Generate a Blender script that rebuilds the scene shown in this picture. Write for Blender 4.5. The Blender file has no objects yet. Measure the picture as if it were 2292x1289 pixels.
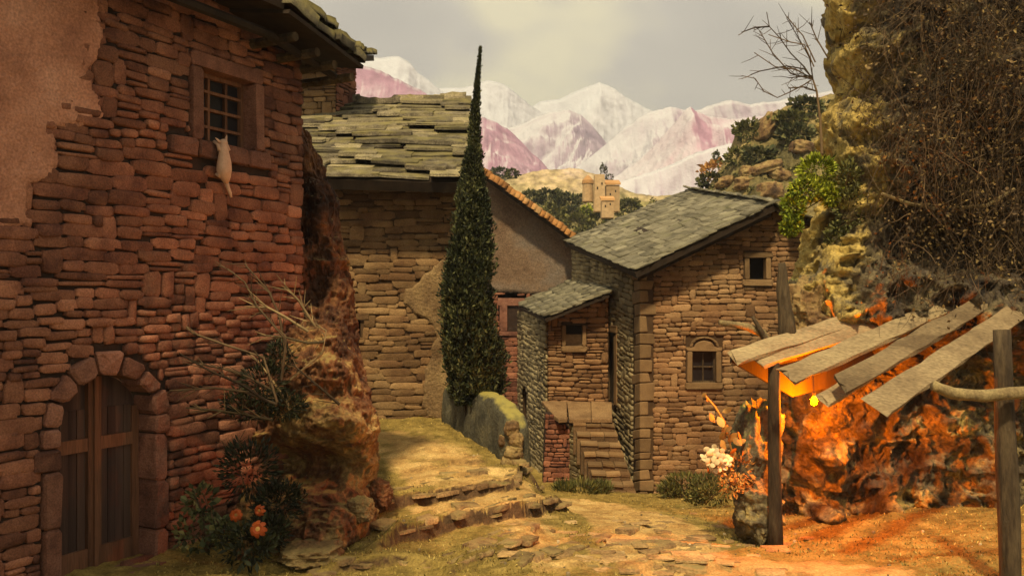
import bpy, bmesh, math, random
import numpy as np
from mathutils import Vector, Matrix
from mathutils.geometry import tessellate_polygon

# ------------------------------------------------------------------ camera, sky, sun, exposure
S = bpy.context.scene
COL = S.collection
F, CX, HY, CZ = 1985.0, 1146.0, 670.0, 2.9      # focal length in photo pixels, principal column, eye level row, eye height
cam = bpy.data.cameras.new('camera'); camo = bpy.data.objects.new('camera', cam); COL.objects.link(camo)
camo.location = (0, 0, CZ); camo.rotation_euler = (math.pi/2, 0, 0)
cam.sensor_width = 36; cam.lens = 36*F/2292; cam.shift_y = (HY-644.5)/2292
cam.clip_start = 0.1; cam.clip_end = 9000
S.camera = camo

SUN_AZ, SUN_EL = math.radians(-8), math.radians(54)     # azimuth measured from straight behind the camera towards the right
sdir = Vector((math.sin(SUN_AZ)*math.cos(SUN_EL), -math.cos(SUN_AZ)*math.cos(SUN_EL), math.sin(SUN_EL)))
wd = bpy.data.worlds.new('World'); S.world = wd; wd.use_nodes = True
nt = wd.node_tree; nt.nodes.clear()
def wn(t, **k):
    n = nt.nodes.new(t)
    for a, b in k.items(): setattr(n, a, b)
    return n
sky = wn('ShaderNodeTexSky', sky_type='NISHITA', sun_disc=False, sun_elevation=SUN_EL, sun_rotation=math.pi-SUN_AZ, dust_density=6.0, air_density=1.6, ozone_density=0.6)
tc = wn('ShaderNodeTexCoord')
n1 = wn('ShaderNodeTexNoise'); n1.inputs['Scale'].default_value = 4.2; n1.inputs['Detail'].default_value = 3; n1.inputs['Roughness'].default_value = .45
mp = wn('ShaderNodeMapping'); mp.inputs['Location'].default_value = (8.42, 4.26, 3.18); mp.inputs['Scale'].default_value = (1, 1, 1.5)
nt.links.new(tc.outputs['Generated'], mp.inputs['Vector']); nt.links.new(mp.outputs[0], n1.inputs['Vector'])
cr = wn('ShaderNodeValToRGB')
cr.color_ramp.elements[0].position = .36; cr.color_ramp.elements[0].color = (.58, .53, .45, 1)
e = cr.color_ramp.elements.new(.5); e.color = (.70, .635, .52, 1)
cr.color_ramp.elements[-1].position = .61; cr.color_ramp.elements[-1].color = (1.05, .93, .60, 1)
nt.links.new(n1.outputs['Fac'], cr.inputs['Fac'])
bg1 = wn('ShaderNodeBackground'); bg1.inputs['Strength'].default_value = .05
bg2 = wn('ShaderNodeBackground'); bg2.inputs['Strength'].default_value = 1.02
mx = wn('ShaderNodeMixShader'); mx.inputs['Fac'].default_value = .86
out = wn('ShaderNodeOutputWorld')
nt.links.new(sky.outputs[0], bg1.inputs['Color']); nt.links.new(cr.outputs[0], bg2.inputs['Color'])
nt.links.new(bg1.outputs[0], mx.inputs[1]); nt.links.new(bg2.outputs[0], mx.inputs[2]); nt.links.new(mx.outputs[0], out.inputs[0])
sl = bpy.data.lights.new('sun', 'SUN'); sl.energy = 5.0; sl.angle = math.radians(4); sl.color = (1, .78, .45)
so = bpy.data.objects.new('sun', sl); COL.objects.link(so); so.rotation_euler = sdir.to_track_quat('Z', 'Y').to_euler(); so.location = sdir*50
S.view_settings.view_transform = 'Standard'; S.view_settings.look = 'None'; S.view_settings.exposure = 0; S.view_settings.gamma = 1

# ------------------------------------------------------------------ helpers
rng = random.Random(7)
def W(px, py, d): return Vector(((px-CX)/F*d, d, (HY-py)/F*d+CZ))
def pix(p): return (CX+p[0]/p[1]*F, HY-(p[2]-CZ)/p[1]*F)

def _h(ix, iy, iz, seed):
    n = (ix*374761393 + iy*668265263 + iz*2147483647 + seed*1274126177) & 0xffffffff
    n = ((n ^ (n >> 13))*1274126177) & 0xffffffff
    n = ((n ^ (n >> 16))*2246822519) & 0xffffffff
    return ((n ^ (n >> 15)) & 0xffff)/32767.5-1
def vn(P, seed=0):
    P = np.asarray(P, float); i = np.floor(P).astype(np.int64); f = P-i; f = f*f*f*(f*(f*6-15)+10)
    r = 0
    for a in (0, 1):
        for b in (0, 1):
            for c in (0, 1):
                w = (f[..., 0] if a else 1-f[..., 0])*(f[..., 1] if b else 1-f[..., 1])*(f[..., 2] if c else 1-f[..., 2])
                r = r+w*_h(i[..., 0]+a, i[..., 1]+b, i[..., 2]+c, seed)
    return r
def fbm(P, scale=1, oct=4, gain=.5, seed=0, ridged=False):
    P = np.asarray(P, float)*scale; r = 0; a = 1; tot = 0
    for o in range(oct):
        n = vn(P+o*17.3, seed+o)
        r = r+a*((1-2*np.abs(n)) if ridged else n); tot += a; a *= gain; P = P*2.03
    return r/tot
def sstep(a, b, x):
    t = np.clip((x-a)/(b-a), 0, 1); return t*t*(3-2*t)

def mesh(name, V, Fc, rnd=None, smooth=False, uv=None):
    m = bpy.data.meshes.new(name)
    if isinstance(Fc, np.ndarray):
        V = np.asarray(V, np.float32); k = Fc.shape[1]
        m.vertices.add(len(V)); m.vertices.foreach_set('co', V.ravel())
        m.loops.add(Fc.size); m.loops.foreach_set('vertex_index', Fc.astype(np.int32).ravel())
        m.polygons.add(len(Fc)); m.polygons.foreach_set('loop_start', np.arange(0, Fc.size, k, dtype=np.int32))
        m.polygons.foreach_set('loop_total', np.full(len(Fc), k, np.int32)); m.update(calc_edges=True); m.validate()
    else:
        m.from_pydata([tuple(v) for v in V], [], [tuple(f) for f in Fc]); m.update()
    if rnd is not None:
        a = m.attributes.new('rnd', 'FLOAT', 'POINT'); a.data.foreach_set('value', np.asarray(rnd, np.float32))
    if smooth: m.polygons.foreach_set('use_smooth', [True]*len(m.polygons))
    return m
def add(name, me, mat, parent=None, M=None, label=None, cat=None, group=None, kind=None):
    o = bpy.data.objects.new(name, me); COL.objects.link(o)
    if mat is not None and me is not None and len(me.materials) == 0: me.materials.append(mat)
    if parent is not None:
        o.parent = parent
        if parent.type == 'EMPTY': o.matrix_parent_inverse = Matrix.Translation(parent.location).inverted()
    if M is not None: o.matrix_basis = M
    if label: o['label'] = label
    if cat: o['category'] = cat
    if group: o['group'] = group
    if kind: o['kind'] = kind
    return o
def thing(name, label, cat, loc, group=None):
    o = bpy.data.objects.new(name, None); COL.objects.link(o); o.location = loc; o.empty_display_size = .2
    o['label'] = label; o['category'] = cat
    if group: o['group'] = group
    return o
def join(parts):
    """parts: list of (V ndarray, F ndarray[k], r) -> V, F, rnd"""
    off = 0; Vs, Fs, Rs = [], [], []
    for V, Fc, r in parts:
        Vs.append(V); Fs.append(Fc+off); off += len(V); Rs.append(np.full(len(V), r) if np.isscalar(r) else r)
    return np.concatenate(Vs), np.concatenate(Fs), np.concatenate(Rs)
def grid_faces(nu, nv):
    i = np.arange((nu-1)*(nv-1)); r, c = i//(nu-1), i % (nu-1); a = r*nu+c
    return np.stack([a, a+1, a+nu+1, a+nu], 1)
def tube(pts, radii, segs=6, cap=True, noise=0, seed=0):
    pts = [Vector(p) for p in pts]; n = len(pts); V = []; Fc = []
    up = Vector((.3, .2, .93)); prev = None
    for i, p in enumerate(pts):
        t = (pts[min(i+1, n-1)]-pts[max(i-1, 0)]).normalized()
        a = (prev if prev is not None else t.cross(up if abs(t.dot(up)) < .95 else Vector((1, 0, 0))))
        a = (a-t*a.dot(t)).normalized(); prev = a; b = t.cross(a)
        for k in range(segs):
            an = 2*math.pi*k/segs; r = radii[i]
            if noise: r *= 1+noise*math.sin(an*2+i*1.3+seed)+noise*.7*math.sin(an*3+i*2.1+seed*2)
            V.append(p+a*math.cos(an)*r+b*math.sin(an)*r)
    for i in range(n-1):
        for k in range(segs):
            k2 = (k+1) % segs; Fc.append((i*segs+k, i*segs+k2, (i+1)*segs+k2, (i+1)*segs+k))
    if cap:
        Fc.append(tuple(reversed(range(segs)))); Fc.append(tuple(range((n-1)*segs, n*segs)))
    return V, Fc
def tubes_q(list_of, segs=3):
    """many quad tubes -> joined V,F,rnd (no caps)"""
    P = []
    for pts, radii in list_of:
        V, Fc = tube(pts, radii, segs, cap=False); P.append((np.array([tuple(v) for v in V]), np.array(Fc), rng.random()))
    return join(P)
def box(p0, p1):
    (a, b, c), (d, e_, f) = p0, p1
    V = [(a, b, c), (d, b, c), (d, e_, c), (a, e_, c), (a, b, f), (d, b, f), (d, e_, f), (a, e_, f)]
    return V, [(3, 2, 1, 0), (4, 5, 6, 7), (0, 1, 5, 4), (1, 2, 6, 5), (2, 3, 7, 6), (3, 0, 4, 7)]

# ------------------------------------------------------------------ materials
def mat(name, cols, scale=3.0, rough=.9, bump=.4, bscale=25, rnd=.5, detail=5, top=None, stretch=None, spec=.25, dist=.02, rndhue=0, coords='pos', noise_rough=.6, fine=None, ochre_shift=None):
    m = bpy.data.materials.new(name); m.use_nodes = True; t = m.node_tree; N = t.nodes; L = t.links
    b = N['Principled BSDF']; b.inputs['Roughness'].default_value = rough; b.inputs['Specular IOR Level'].default_value = spec
    if coords == 'pos': g = N.new('ShaderNodeNewGeometry'); co = g.outputs['Position']
    else: g = N.new('ShaderNodeTexCoord'); co = g.outputs['Object']
    if stretch:
        mpn = N.new('ShaderNodeMapping'); mpn.inputs['Scale'].default_value = stretch[:3]
        if len(stretch) > 3: mpn.inputs['Rotation'].default_value = stretch[3:]
        L.new(co, mpn.inputs['Vector']); co = mpn.outputs[0]
    n = N.new('ShaderNodeTexNoise'); n.inputs['Scale'].default_value = scale; n.inputs['Detail'].default_value = detail; n.inputs['Roughness'].default_value = noise_rough
    L.new(co, n.inputs['Vector'])
    r = N.new('ShaderNodeValToRGB'); el = r.color_ramp.elements
    k = len(cols)
    for i, c in enumerate(cols):
        p = .3+.4*i/(k-1) if k > 1 else .5
        if i == 0: el[0].position = p; el[0].color = (*c, 1)
        elif i == k-1 and k > 1: el[-1].position = p; el[-1].color = (*c, 1)
        else: e = el.new(p); e.color = (*c, 1)
    oi = N.new('ShaderNodeObjectInfo'); at = N.new('ShaderNodeAttribute'); at.attribute_name = 'rnd'
    ad = N.new('ShaderNodeMath'); ad.operation = 'ADD'; L.new(oi.outputs['Random'], ad.inputs[0]); L.new(at.outputs['Fac'], ad.inputs[1])
    fr = N.new('ShaderNodeMath'); fr.operation = 'FRACT'; L.new(ad.outputs[0], fr.inputs[0])
    # shift the ramp lookup and the value by the random number
    sh = N.new('ShaderNodeMath'); sh.operation = 'MULTIPLY_ADD'; sh.inputs[1].default_value = rnd*.45; L.new(fr.outputs[0], sh.inputs[0])
    s2 = N.new('ShaderNodeMath'); s2.operation = 'SUBTRACT'; L.new(n.outputs['Fac'], s2.inputs[0]); s2.inputs[1].default_value = rnd*.225
    L.new(s2.outputs[0], sh.inputs[2]); lk = sh.outputs[0]
    if ochre_shift:
        la = N.new('ShaderNodeAttribute'); la.attribute_name = 'ochre_shift'; lm = N.new('ShaderNodeMath'); lm.operation = 'MULTIPLY_ADD'; lm.inputs[1].default_value = ochre_shift
        L.new(la.outputs['Fac'], lm.inputs[0]); L.new(lk, lm.inputs[2]); lk = lm.outputs[0]
    L.new(lk, r.inputs['Fac'])
    hs = N.new('ShaderNodeHueSaturation'); L.new(r.outputs[0], hs.inputs['Color'])
    mr = N.new('ShaderNodeMapRange'); mr.inputs['To Min'].default_value = 1-rnd*.55; mr.inputs['To Max'].default_value = 1+rnd*.55
    f2 = N.new('ShaderNodeMath'); f2.operation = 'MULTIPLY'; f2.inputs[1].default_value = 7.31; L.new(fr.outputs[0], f2.inputs[0])
    f3 = N.new('ShaderNodeMath'); f3.operation = 'FRACT'; L.new(f2.outputs[0], f3.inputs[0])
    L.new(f3.outputs[0], mr.inputs['Value']); L.new(mr.outputs[0], hs.inputs['Value'])
    if rndhue:
        m2 = N.new('ShaderNodeMapRange'); m2.inputs['To Min'].default_value = .5-rndhue; m2.inputs['To Max'].default_value = .5+rndhue
        L.new(fr.outputs[0], m2.inputs['Value']); L.new(m2.outputs[0], hs.inputs['Hue'])
    colr = hs.outputs[0]
    if fine:      # fine speckle of wear: (scale, amount)
        nf = N.new('ShaderNodeTexNoise'); nf.inputs['Scale'].default_value = fine[0]; nf.inputs['Detail'].default_value = 3; L.new(co, nf.inputs['Vector'])
        rf = N.new('ShaderNodeMapRange'); rf.inputs['From Min'].default_value = .3; rf.inputs['From Max'].default_value = .7
        rf.inputs['To Min'].default_value = 1-fine[1]; rf.inputs['To Max'].default_value = 1+fine[1]; L.new(nf.outputs['Fac'], rf.inputs['Value'])
        hf = N.new('ShaderNodeHueSaturation'); L.new(rf.outputs[0], hf.inputs['Value']); L.new(colr, hf.inputs['Color']); colr = hf.outputs[0]
    if top:       # growth on upward faces: (colour, from, to, noise scale)
        g2 = N.new('ShaderNodeNewGeometry'); sp = N.new('ShaderNodeSeparateXYZ'); L.new(g2.outputs['Normal'], sp.inputs[0])
        nn = N.new('ShaderNodeTexNoise'); nn.inputs['Scale'].default_value = top[3]; nn.inputs['Detail'].default_value = 4; L.new(g2.outputs['Position'], nn.inputs['Vector'])
        aa = N.new('ShaderNodeMath'); aa.operation = 'MULTIPLY_ADD'; aa.inputs[1].default_value = 1.1; aa.inputs[2].default_value = -.55; L.new(nn.outputs['Fac'], aa.inputs[0])
        ab = N.new('ShaderNodeMath'); L.new(aa.outputs[0], ab.inputs[0]); L.new(sp.outputs['Z'], ab.inputs[1])
        ar = N.new('ShaderNodeMapRange'); ar.inputs['From Min'].default_value = top[1]; ar.inputs['From Max'].default_value = top[2]; L.new(ab.outputs[0], ar.inputs['Value'])
        mxn = N.new('ShaderNodeMixRGB'); L.new(ar.outputs[0], mxn.inputs['Fac']); L.new(colr, mxn.inputs[1]); mxn.inputs[2].default_value = (*top[0], 1); colr = mxn.outputs[0]
    L.new(colr, b.inputs['Base Color'])
    if bump:
        nb = N.new('ShaderNodeTexNoise'); nb.inputs['Scale'].default_value = bscale; nb.inputs['Detail'].default_value = 6; nb.inputs['Roughness'].default_value = .65; L.new(co, nb.inputs['Vector'])
        bp = N.new('ShaderNodeBump'); bp.inputs['Strength'].default_value = bump; bp.inputs['Distance'].default_value = dist
        L.new(nb.outputs['Fac'], bp.inputs['Height']); L.new(bp.outputs[0], b.inputs['Normal'])
    return m
def leafmat(name, cols, rnd=.8, trans=.25, rough=.6):
    m = mat(name, cols, scale=2, rnd=rnd, bump=0, rough=rough, spec=.2)
    return m

M = {}
M['stone_red'] = mat('red_brown_stone', [(.10, .039, .026), (.20, .082, .048), (.29, .13, .076)], 2.6, bump=1, bscale=16, dist=.03, rnd=.55, fine=(60, .3))  # redness partly stands in for warm light on the left house
M['mortar_dark'] = mat('dark_earth_mortar', [(.02, .012, .009), (.045, .026, .018)], 6, bump=.6, bscale=40, rnd=0)
M['dressed_red'] = mat('dressed_brown_stone', [(.12, .052, .036), (.20, .09, .06), (.26, .125, .085)], 4, bump=1, bscale=20, dist=.03, rnd=.5, fine=(60, .3))
M['plaster_red'] = mat('rough_reddish_plaster', [(.30, .13, .08), (.48, .225, .14), (.58, .30, .20)], 1.6, bump=1, bscale=14, rnd=0, dist=.05, fine=(40, .25))
M['stone_tan'] = mat('tan_stone', [(.115, .062, .028), (.188, .113, .051), (.262, .17, .08)], 1.5, bump=1, bscale=18, dist=.025, rnd=.6, fine=(50, .25))
M['stone_brown'] = mat('brown_stone', [(.15, .08, .038), (.235, .135, .064), (.30, .19, .095)], .9, bump=1, bscale=18, dist=.025, rnd=.6, fine=(50, .25))
M['stone_grey'] = mat('greenish_grey_stone', [(.13, .104, .058), (.225, .182, .10), (.29, .24, .135)], .9, bump=1, bscale=18, dist=.025, rnd=.55, fine=(50, .25))
M['mortar_brown'] = mat('brown_earth_mortar', [(.045, .026, .013), (.085, .05, .024)], 5, bump=.6, bscale=40, rnd=0)
M['quoin'] = mat('dressed_tan_stone', [(.15, .094, .046), (.235, .155, .076)], 3, bump=.5, bscale=30, rnd=.4, fine=(60, .2))
M['plaster_tan'] = mat('rough_tan_plaster', [(.13, .08, .04), (.22, .145, .07), (.30, .21, .10)], 2.2, bump=1, bscale=16, rnd=0, dist=.05, fine=(35, .3))
M['plaster_grey'] = mat('weathered_grey_brown_plaster', [(.10, .058, .035), (.17, .115, .075), (.165, .135, .11)], .8, bump=.9, bscale=9, rnd=0, dist=.05, fine=(25, .3))
M['slate'] = mat('lichen_grey_slate', [(.06, .05, .034), (.14, .122, .082), (.225, .193, .118)], 3.0, bump=1, bscale=14, rnd=.9, fine=(35, .45), dist=.04, top=((.23, .20, .065), .78, 1.35, 2.5))
M['slate_green'] = mat('green_grey_slate', [(.09, .083, .056), (.155, .143, .098), (.215, .20, .14)], 2.0, bump=.7, bscale=20, rnd=.55, fine=(45, .3), top=((.14, .14, .05), .95, 1.5, 1.8))
M['slate_dark'] = mat('dark_brown_slate', [(.03, .026, .018), (.07, .06, .038), (.125, .11, .055)], 4, bump=.7, bscale=25, rnd=.6, fine=(60, .3), top=((.20, .175, .06), .6, 1.3, 5))
M['tile'] = mat('orange_clay_tile', [(.20, .09, .03), (.33, .16, .05), (.34, .21, .09)], 4, bump=.5, bscale=30, rnd=.6, fine=(40, .3))
M['wood_dark'] = mat('dark_old_wood', [(.018, .012, .008), (.04, .027, .017)], 5, bump=.5, bscale=30, stretch=(1, 1, .12), rnd=.3)
M['wood_door'] = mat('weathered_brown_door_wood', [(.085, .038, .02), (.16, .072, .038), (.21, .10, .055)], 7, bump=.6, bscale=30, stretch=(1, 1, .07), rnd=.5, fine=(70, .25))
M['wood_panel'] = mat('dark_brown_door_boards', [(.034, .019, .016), (.06, .034, .027), (.085, .05, .036)], 9, bump=.6, bscale=40, stretch=(1, 1, .05), rnd=.4)
M['wood_plank'] = mat('weathered_grey_plank', [(.14, .10, .055), (.24, .18, .10), (.30, .235, .13)], 3, bump=.8, bscale=14, rnd=.4, stretch=(.28, .8, 1.2, 0, -.3, .2), fine=(50, .3))
M['wood_log'] = mat('grey_brown_bark', [(.025, .017, .01), (.062, .043, .024), (.115, .084, .046)], 6, bump=1, bscale=26, dist=.04, rnd=.4, stretch=(1, 1, .2), fine=(40, .3))
M['wood_pale'] = mat('pale_barked_branch', [(.14, .10, .05), (.30, .235, .11)], 6, bump=.7, bscale=24, rnd=.3, fine=(40, .3))
M['void'] = mat('unlit_interior', [(.006, .005, .005), (.012, .01, .009)], 3, bump=0, rnd=0)
M['glass'] = mat('dusty_dark_pane', [(.008, .008, .01), (.018, .016, .018)], 6, rough=.3, bump=.1, rnd=0, spec=.3)
M['rock_ochre'] = mat('ochre_rock', [(.055, .034, .02), (.15, .088, .04), (.27, .185, .075), (.33, .26, .12)], 1.8, bump=1, bscale=9, rnd=0, dist=.06, fine=(22, .35), top=((.27, .215, .075), .75, 1.25, 3))
M['rock_red'] = mat('red_brown_rock', [(.06, .024, .012), (.14, .058, .024), (.21, .10, .04)], 1.6, bump=1, bscale=9, rnd=0, dist=.06, fine=(22, .35), top=((.23, .15, .055), .85, 1.4, 3))
M['rock_cliff'] = mat('dark_cliff_rock', [(.024, .019, .016), (.075, .058, .04), (.16, .13, .07), (.46, .34, .10)], 1.6, bump=1, bscale=7, rnd=0, dist=.09, fine=(16, .4), noise_rough=.7, ochre_shift=.30)
M['rock_outcrop'] = mat('red_and_ochre_rock', [(.025, .012, .008), (.08, .033, .016), (.17, .076, .03), (.33, .22, .08)], 1.5, bump=1, bscale=8, rnd=0, dist=.08, fine=(18, .4), noise_rough=.68, ochre_shift=.22, top=((.33, .25, .08), .85, 1.25, 2.5))
M['rock_mossy'] = mat('mossy_rock', [(.05, .042, .03), (.12, .10, .06), (.17, .16, .075)], 3, bump=1, bscale=14, rnd=0, dist=.05, fine=(30, .35), top=((.17, .18, .05), .35, .9, 6))
M['rock_grey'] = mat('green_grey_weathered_stone', [(.035, .034, .025), (.08, .076, .052), (.14, .125, .075)], 2.5, bump=1, bscale=12, rnd=0, dist=.04, fine=(30, .35), top=((.30, .26, .07), .5, .95, 5))
M['cypress'] = leafmat('cypress_green', [(.010, .015, .007), (.03, .038, .015), (.10, .105, .04)], rnd=1)
M['leaf_dark'] = leafmat('dark_evergreen_leaf', [(.008, .011, .006), (.018, .022, .010), (.035, .04, .016)], rnd=1)
M['leaf_far'] = leafmat('grey_green_scrub_leaf', [(.035, .045, .018), (.075, .082, .032), (.14, .135, .055)], rnd=1)
M['leaf_olive'] = leafmat('olive_leaf', [(.05, .055, .018), (.10, .105, .03), (.16, .15, .045)], rnd=1)
M['leaf_bright'] = leafmat('bright_yellow_green_leaf', [(.10, .14, .012), (.22, .26, .02), (.36, .38, .035)], rnd=1)
M['leaf_brown'] = leafmat('dry_brown_leaf', [(.05, .03, .015), (.11, .07, .03), (.20, .14, .05)], rnd=1)
M['leaf_orange'] = leafmat('orange_tan_leaf', [(.28, .13, .03), (.42, .21, .05), (.55, .33, .10)], rnd=.8)
M['petal_cream'] = leafmat('cream_petal', [(.62, .48, .26), (.75, .62, .40)], rnd=.5)
M['petal_orange'] = leafmat('orange_petal', [(.26, .045, .009), (.34, .075, .015)], rnd=.4)
M['twig'] = mat('dry_twig', [(.05, .032, .018), (.11, .075, .04)], 8, bump=0, rnd=1)
M['twig_pale'] = mat('pale_dry_twig', [(.13, .09, .045), (.27, .20, .10)], 8, bump=0, rnd=1)
M['grass'] = leafmat('short_yellow_green_grass', [(.15, .118, .03), (.27, .21, .055), (.40, .30, .09)], rnd=1)
M['pebble'] = mat('pale_pebble', [(.12, .09, .05), (.36, .28, .16)], 5, bump=.3, rnd=1)
M['fur'] = mat('pale_cream_fur', [(.52, .33, .23), (.66, .45, .32)], 12, bump=.8, bscale=80, rnd=0)
M['snow'] = mat('snow_with_grey_rock', [(.20, .21, .26), (.48, .50, .58), (.72, .75, .83), (.78, .80, .86)], 0.014, bump=.8, bscale=.035, dist=14, rnd=0, detail=12, noise_rough=.72, fine=(.12, .2), stretch=(1, .8, .8))
M['pink'] = mat('pink_lilac_rock_and_snow', [(.34, .16, .26), (.50, .29, .41), (.63, .50, .59), (.73, .70, .75)], 0.016, bump=.8, bscale=.05, dist=9, rnd=0, detail=12, noise_rough=.72, fine=(.15, .3), stretch=(1, .8, .8))
M['lilac'] = mat('pale_lilac_slope', [(.32, .24, .34), (.47, .38, .48), (.63, .58, .66), (.74, .73, .79)], 0.016, bump=.8, bscale=.05, dist=9, rnd=0, detail=12, noise_rough=.72, fine=(.15, .26), stretch=(1, .8, .8))
def mountain_material(name, rock, snow, lo, hi, sx):
    m = mat(name, rock, .02, bump=.7, bscale=.05, dist=6, rnd=0, detail=10, noise_rough=.62, fine=(.12, .22)); t = m.node_tree; N = t.nodes; L = t.links; b = N['Principled BSDF']
    g = N.new('ShaderNodeNewGeometry'); sp = N.new('ShaderNodeSeparateXYZ'); L.new(g.outputs['Normal'], sp.inputs[0])
    n = N.new('ShaderNodeTexNoise'); n.inputs['Scale'].default_value = .03; n.inputs['Detail'].default_value = 8; n.inputs['Roughness'].default_value = .65; L.new(g.outputs['Position'], n.inputs['Vector'])
    a = N.new('ShaderNodeMath'); a.operation = 'MULTIPLY_ADD'; a.inputs[1].default_value = -sx; L.new(sp.outputs['X'], a.inputs[0]); L.new(sp.outputs['Z'], a.inputs[2])
    c = N.new('ShaderNodeMath'); c.operation = 'MULTIPLY_ADD'; c.inputs[1].default_value = .55; L.new(n.outputs['Fac'], c.inputs[0]); L.new(a.outputs[0], c.inputs[2])
    r = N.new('ShaderNodeMapRange'); r.inputs['From Min'].default_value = lo; r.inputs['From Max'].default_value = hi; L.new(c.outputs[0], r.inputs['Value'])
    mx = N.new('ShaderNodeMixRGB'); old = b.inputs['Base Color'].links[0].from_socket; L.new(r.outputs[0], mx.inputs['Fac']); L.new(old, mx.inputs[1]); mx.inputs[2].default_value = (*snow, 1); L.new(mx.outputs[0], b.inputs['Base Color'])
    return m
M['snow'] = mountain_material('snow_over_grey_rock', [(.30, .30, .36), (.46, .47, .54), (.60, .62, .69)], (.55, .585, .66), .55, 1.1, .35)
M['pink'] = mountain_material('pink_rock_with_snow', [(.26, .13, .21), (.36, .215, .31), (.46, .33, .42)], (.55, .55, .61), .85, 1.35, .45)
M['lilac'] = mountain_material('lilac_rock_with_snow', [(.23, .18, .27), (.33, .27, .36), (.43, .38, .46)], (.55, .565, .63), .78, 1.25, .45)
M['foothill'] = mat('dry_grassy_hillside', [(.10, .11, .04), (.25, .22, .09), (.42, .33, .19), (.50, .40, .33)], .05, bump=.8, bscale=.5, dist=.8, rnd=0, detail=9, fine=(.7, .45), noise_rough=.7)
M['hillrock'] = mat('yellow_rock_hillside', [(.07, .065, .03), (.17, .14, .055), (.30, .235, .10), (.36, .27, .15)], .22, bump=1, bscale=1.2, dist=.5, rnd=0, detail=7, fine=(3, .35))
M['castle'] = mat('orange_tan_masonry', [(.34, .23, .12), (.45, .33, .19)], .5, bump=.4, bscale=2, rnd=.3, dist=.1, fine=(3, .15))
M['castle_roof'] = mat('orange_roof_tile', [(.40, .21, .08), (.50, .30, .13)], .6, bump=.4, bscale=2, rnd=.3, dist=.1)

def ground_material():
    m = bpy.data.materials.new('earth_path_and_moss'); m.use_nodes = True; t = m.node_tree; N = t.nodes; L = t.links
    b = N['Principled BSDF']; b.inputs['Roughness'].default_value = .95; b.inputs['Specular IOR Level'].default_value = .15
    g = N.new('ShaderNodeNewGeometry'); at = N.new('ShaderNodeAttribute'); at.attribute_name = 'path'
    def noise(s, d=6, r=.6):
        n = N.new('ShaderNodeTexNoise'); n.inputs['Scale'].default_value = s; n.inputs['Detail'].default_value = d; n.inputs['Roughness'].default_value = r; L.new(g.outputs['Position'], n.inputs['Vector']); return n
    def ramp(fac, cs):
        r = N.new('ShaderNodeValToRGB'); L.new(fac, r.inputs['Fac']); el = r.color_ramp.elements
        for i, c in enumerate(cs):
            p = .3+.4*i/(len(cs)-1)
            if i == 0: q = el[0]; q.position = p
            elif i == len(cs)-1: q = el[-1]; q.position = p
            else: q = el.new(p)
            q.color = (*c, 1)
        return r
    earth = ramp(noise(2.2).outputs['Fac'], [(.27, .15, .052), (.50, .32, .115), (.66, .47, .19)])
    moss = ramp(noise(3.5).outputs['Fac'], [(.13, .094, .025), (.26, .187, .05), (.38, .28, .085)])
    mk = N.new('ShaderNodeMath'); mk.operation = 'MULTIPLY_ADD'; mk.inputs[1].default_value = 1.6; L.new(noise(1.7).outputs['Fac'], mk.inputs[0]); 
    sb = N.new('ShaderNodeMath'); sb.operation = 'SUBTRACT'; L.new(at.outputs['Fac'], sb.inputs[0]); sb.inputs[1].default_value = .85; L.new(sb.outputs[0], mk.inputs[2])
    mr = N.new('ShaderNodeMapRange'); mr.inputs['From Min'].default_value = .35; mr.inputs['From Max'].default_value = .62; L.new(mk.outputs[0], mr.inputs['Value'])
    mx = N.new('ShaderNodeMixRGB'); L.new(mr.outputs[0], mx.inputs['Fac']); L.new(moss.outputs[0], mx.inputs[1]); L.new(earth.outputs[0], mx.inputs[2])
    sp = N.new('ShaderNodeSeparateXYZ'); L.new(g.outputs['Normal'], sp.inputs[0])
    mr2 = N.new('ShaderNodeMapRange'); mr2.inputs['From Min'].default_value = .85; mr2.inputs['From Max'].default_value = .55; L.new(sp.outputs['Z'], mr2.inputs['Value'])
    m3 = N.new('ShaderNodeMixRGB'); L.new(mr2.outputs[0], m3.inputs['Fac']); L.new(mx.outputs[0], m3.inputs[1])
    rk = ramp(noise(6).outputs['Fac'], [(.06, .036, .02), (.15, .09, .045)]); L.new(rk.outputs[0], m3.inputs[2])
    nf = noise(38, 4); rf = N.new('ShaderNodeMapRange'); rf.inputs['From Min'].default_value = .3; rf.inputs['From Max'].default_value = .7; rf.inputs['To Min'].default_value = .68; rf.inputs['To Max'].default_value = 1.3; L.new(nf.outputs['Fac'], rf.inputs['Value'])
    hf = N.new('ShaderNodeHueSaturation'); L.new(rf.outputs[0], hf.inputs['Value']); L.new(m3.outputs[0], hf.inputs['Color'])
    L.new(hf.outputs[0], b.inputs['Base Color'])
    bp = N.new('ShaderNodeBump'); bp.inputs['Strength'].default_value = 1; bp.inputs['Distance'].default_value = .05; L.new(noise(16, 8, .7).outputs['Fac'], bp.inputs['Height']); L.new(bp.outputs[0], b.inputs['Normal'])
    return m
M['ground'] = ground_material()
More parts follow.
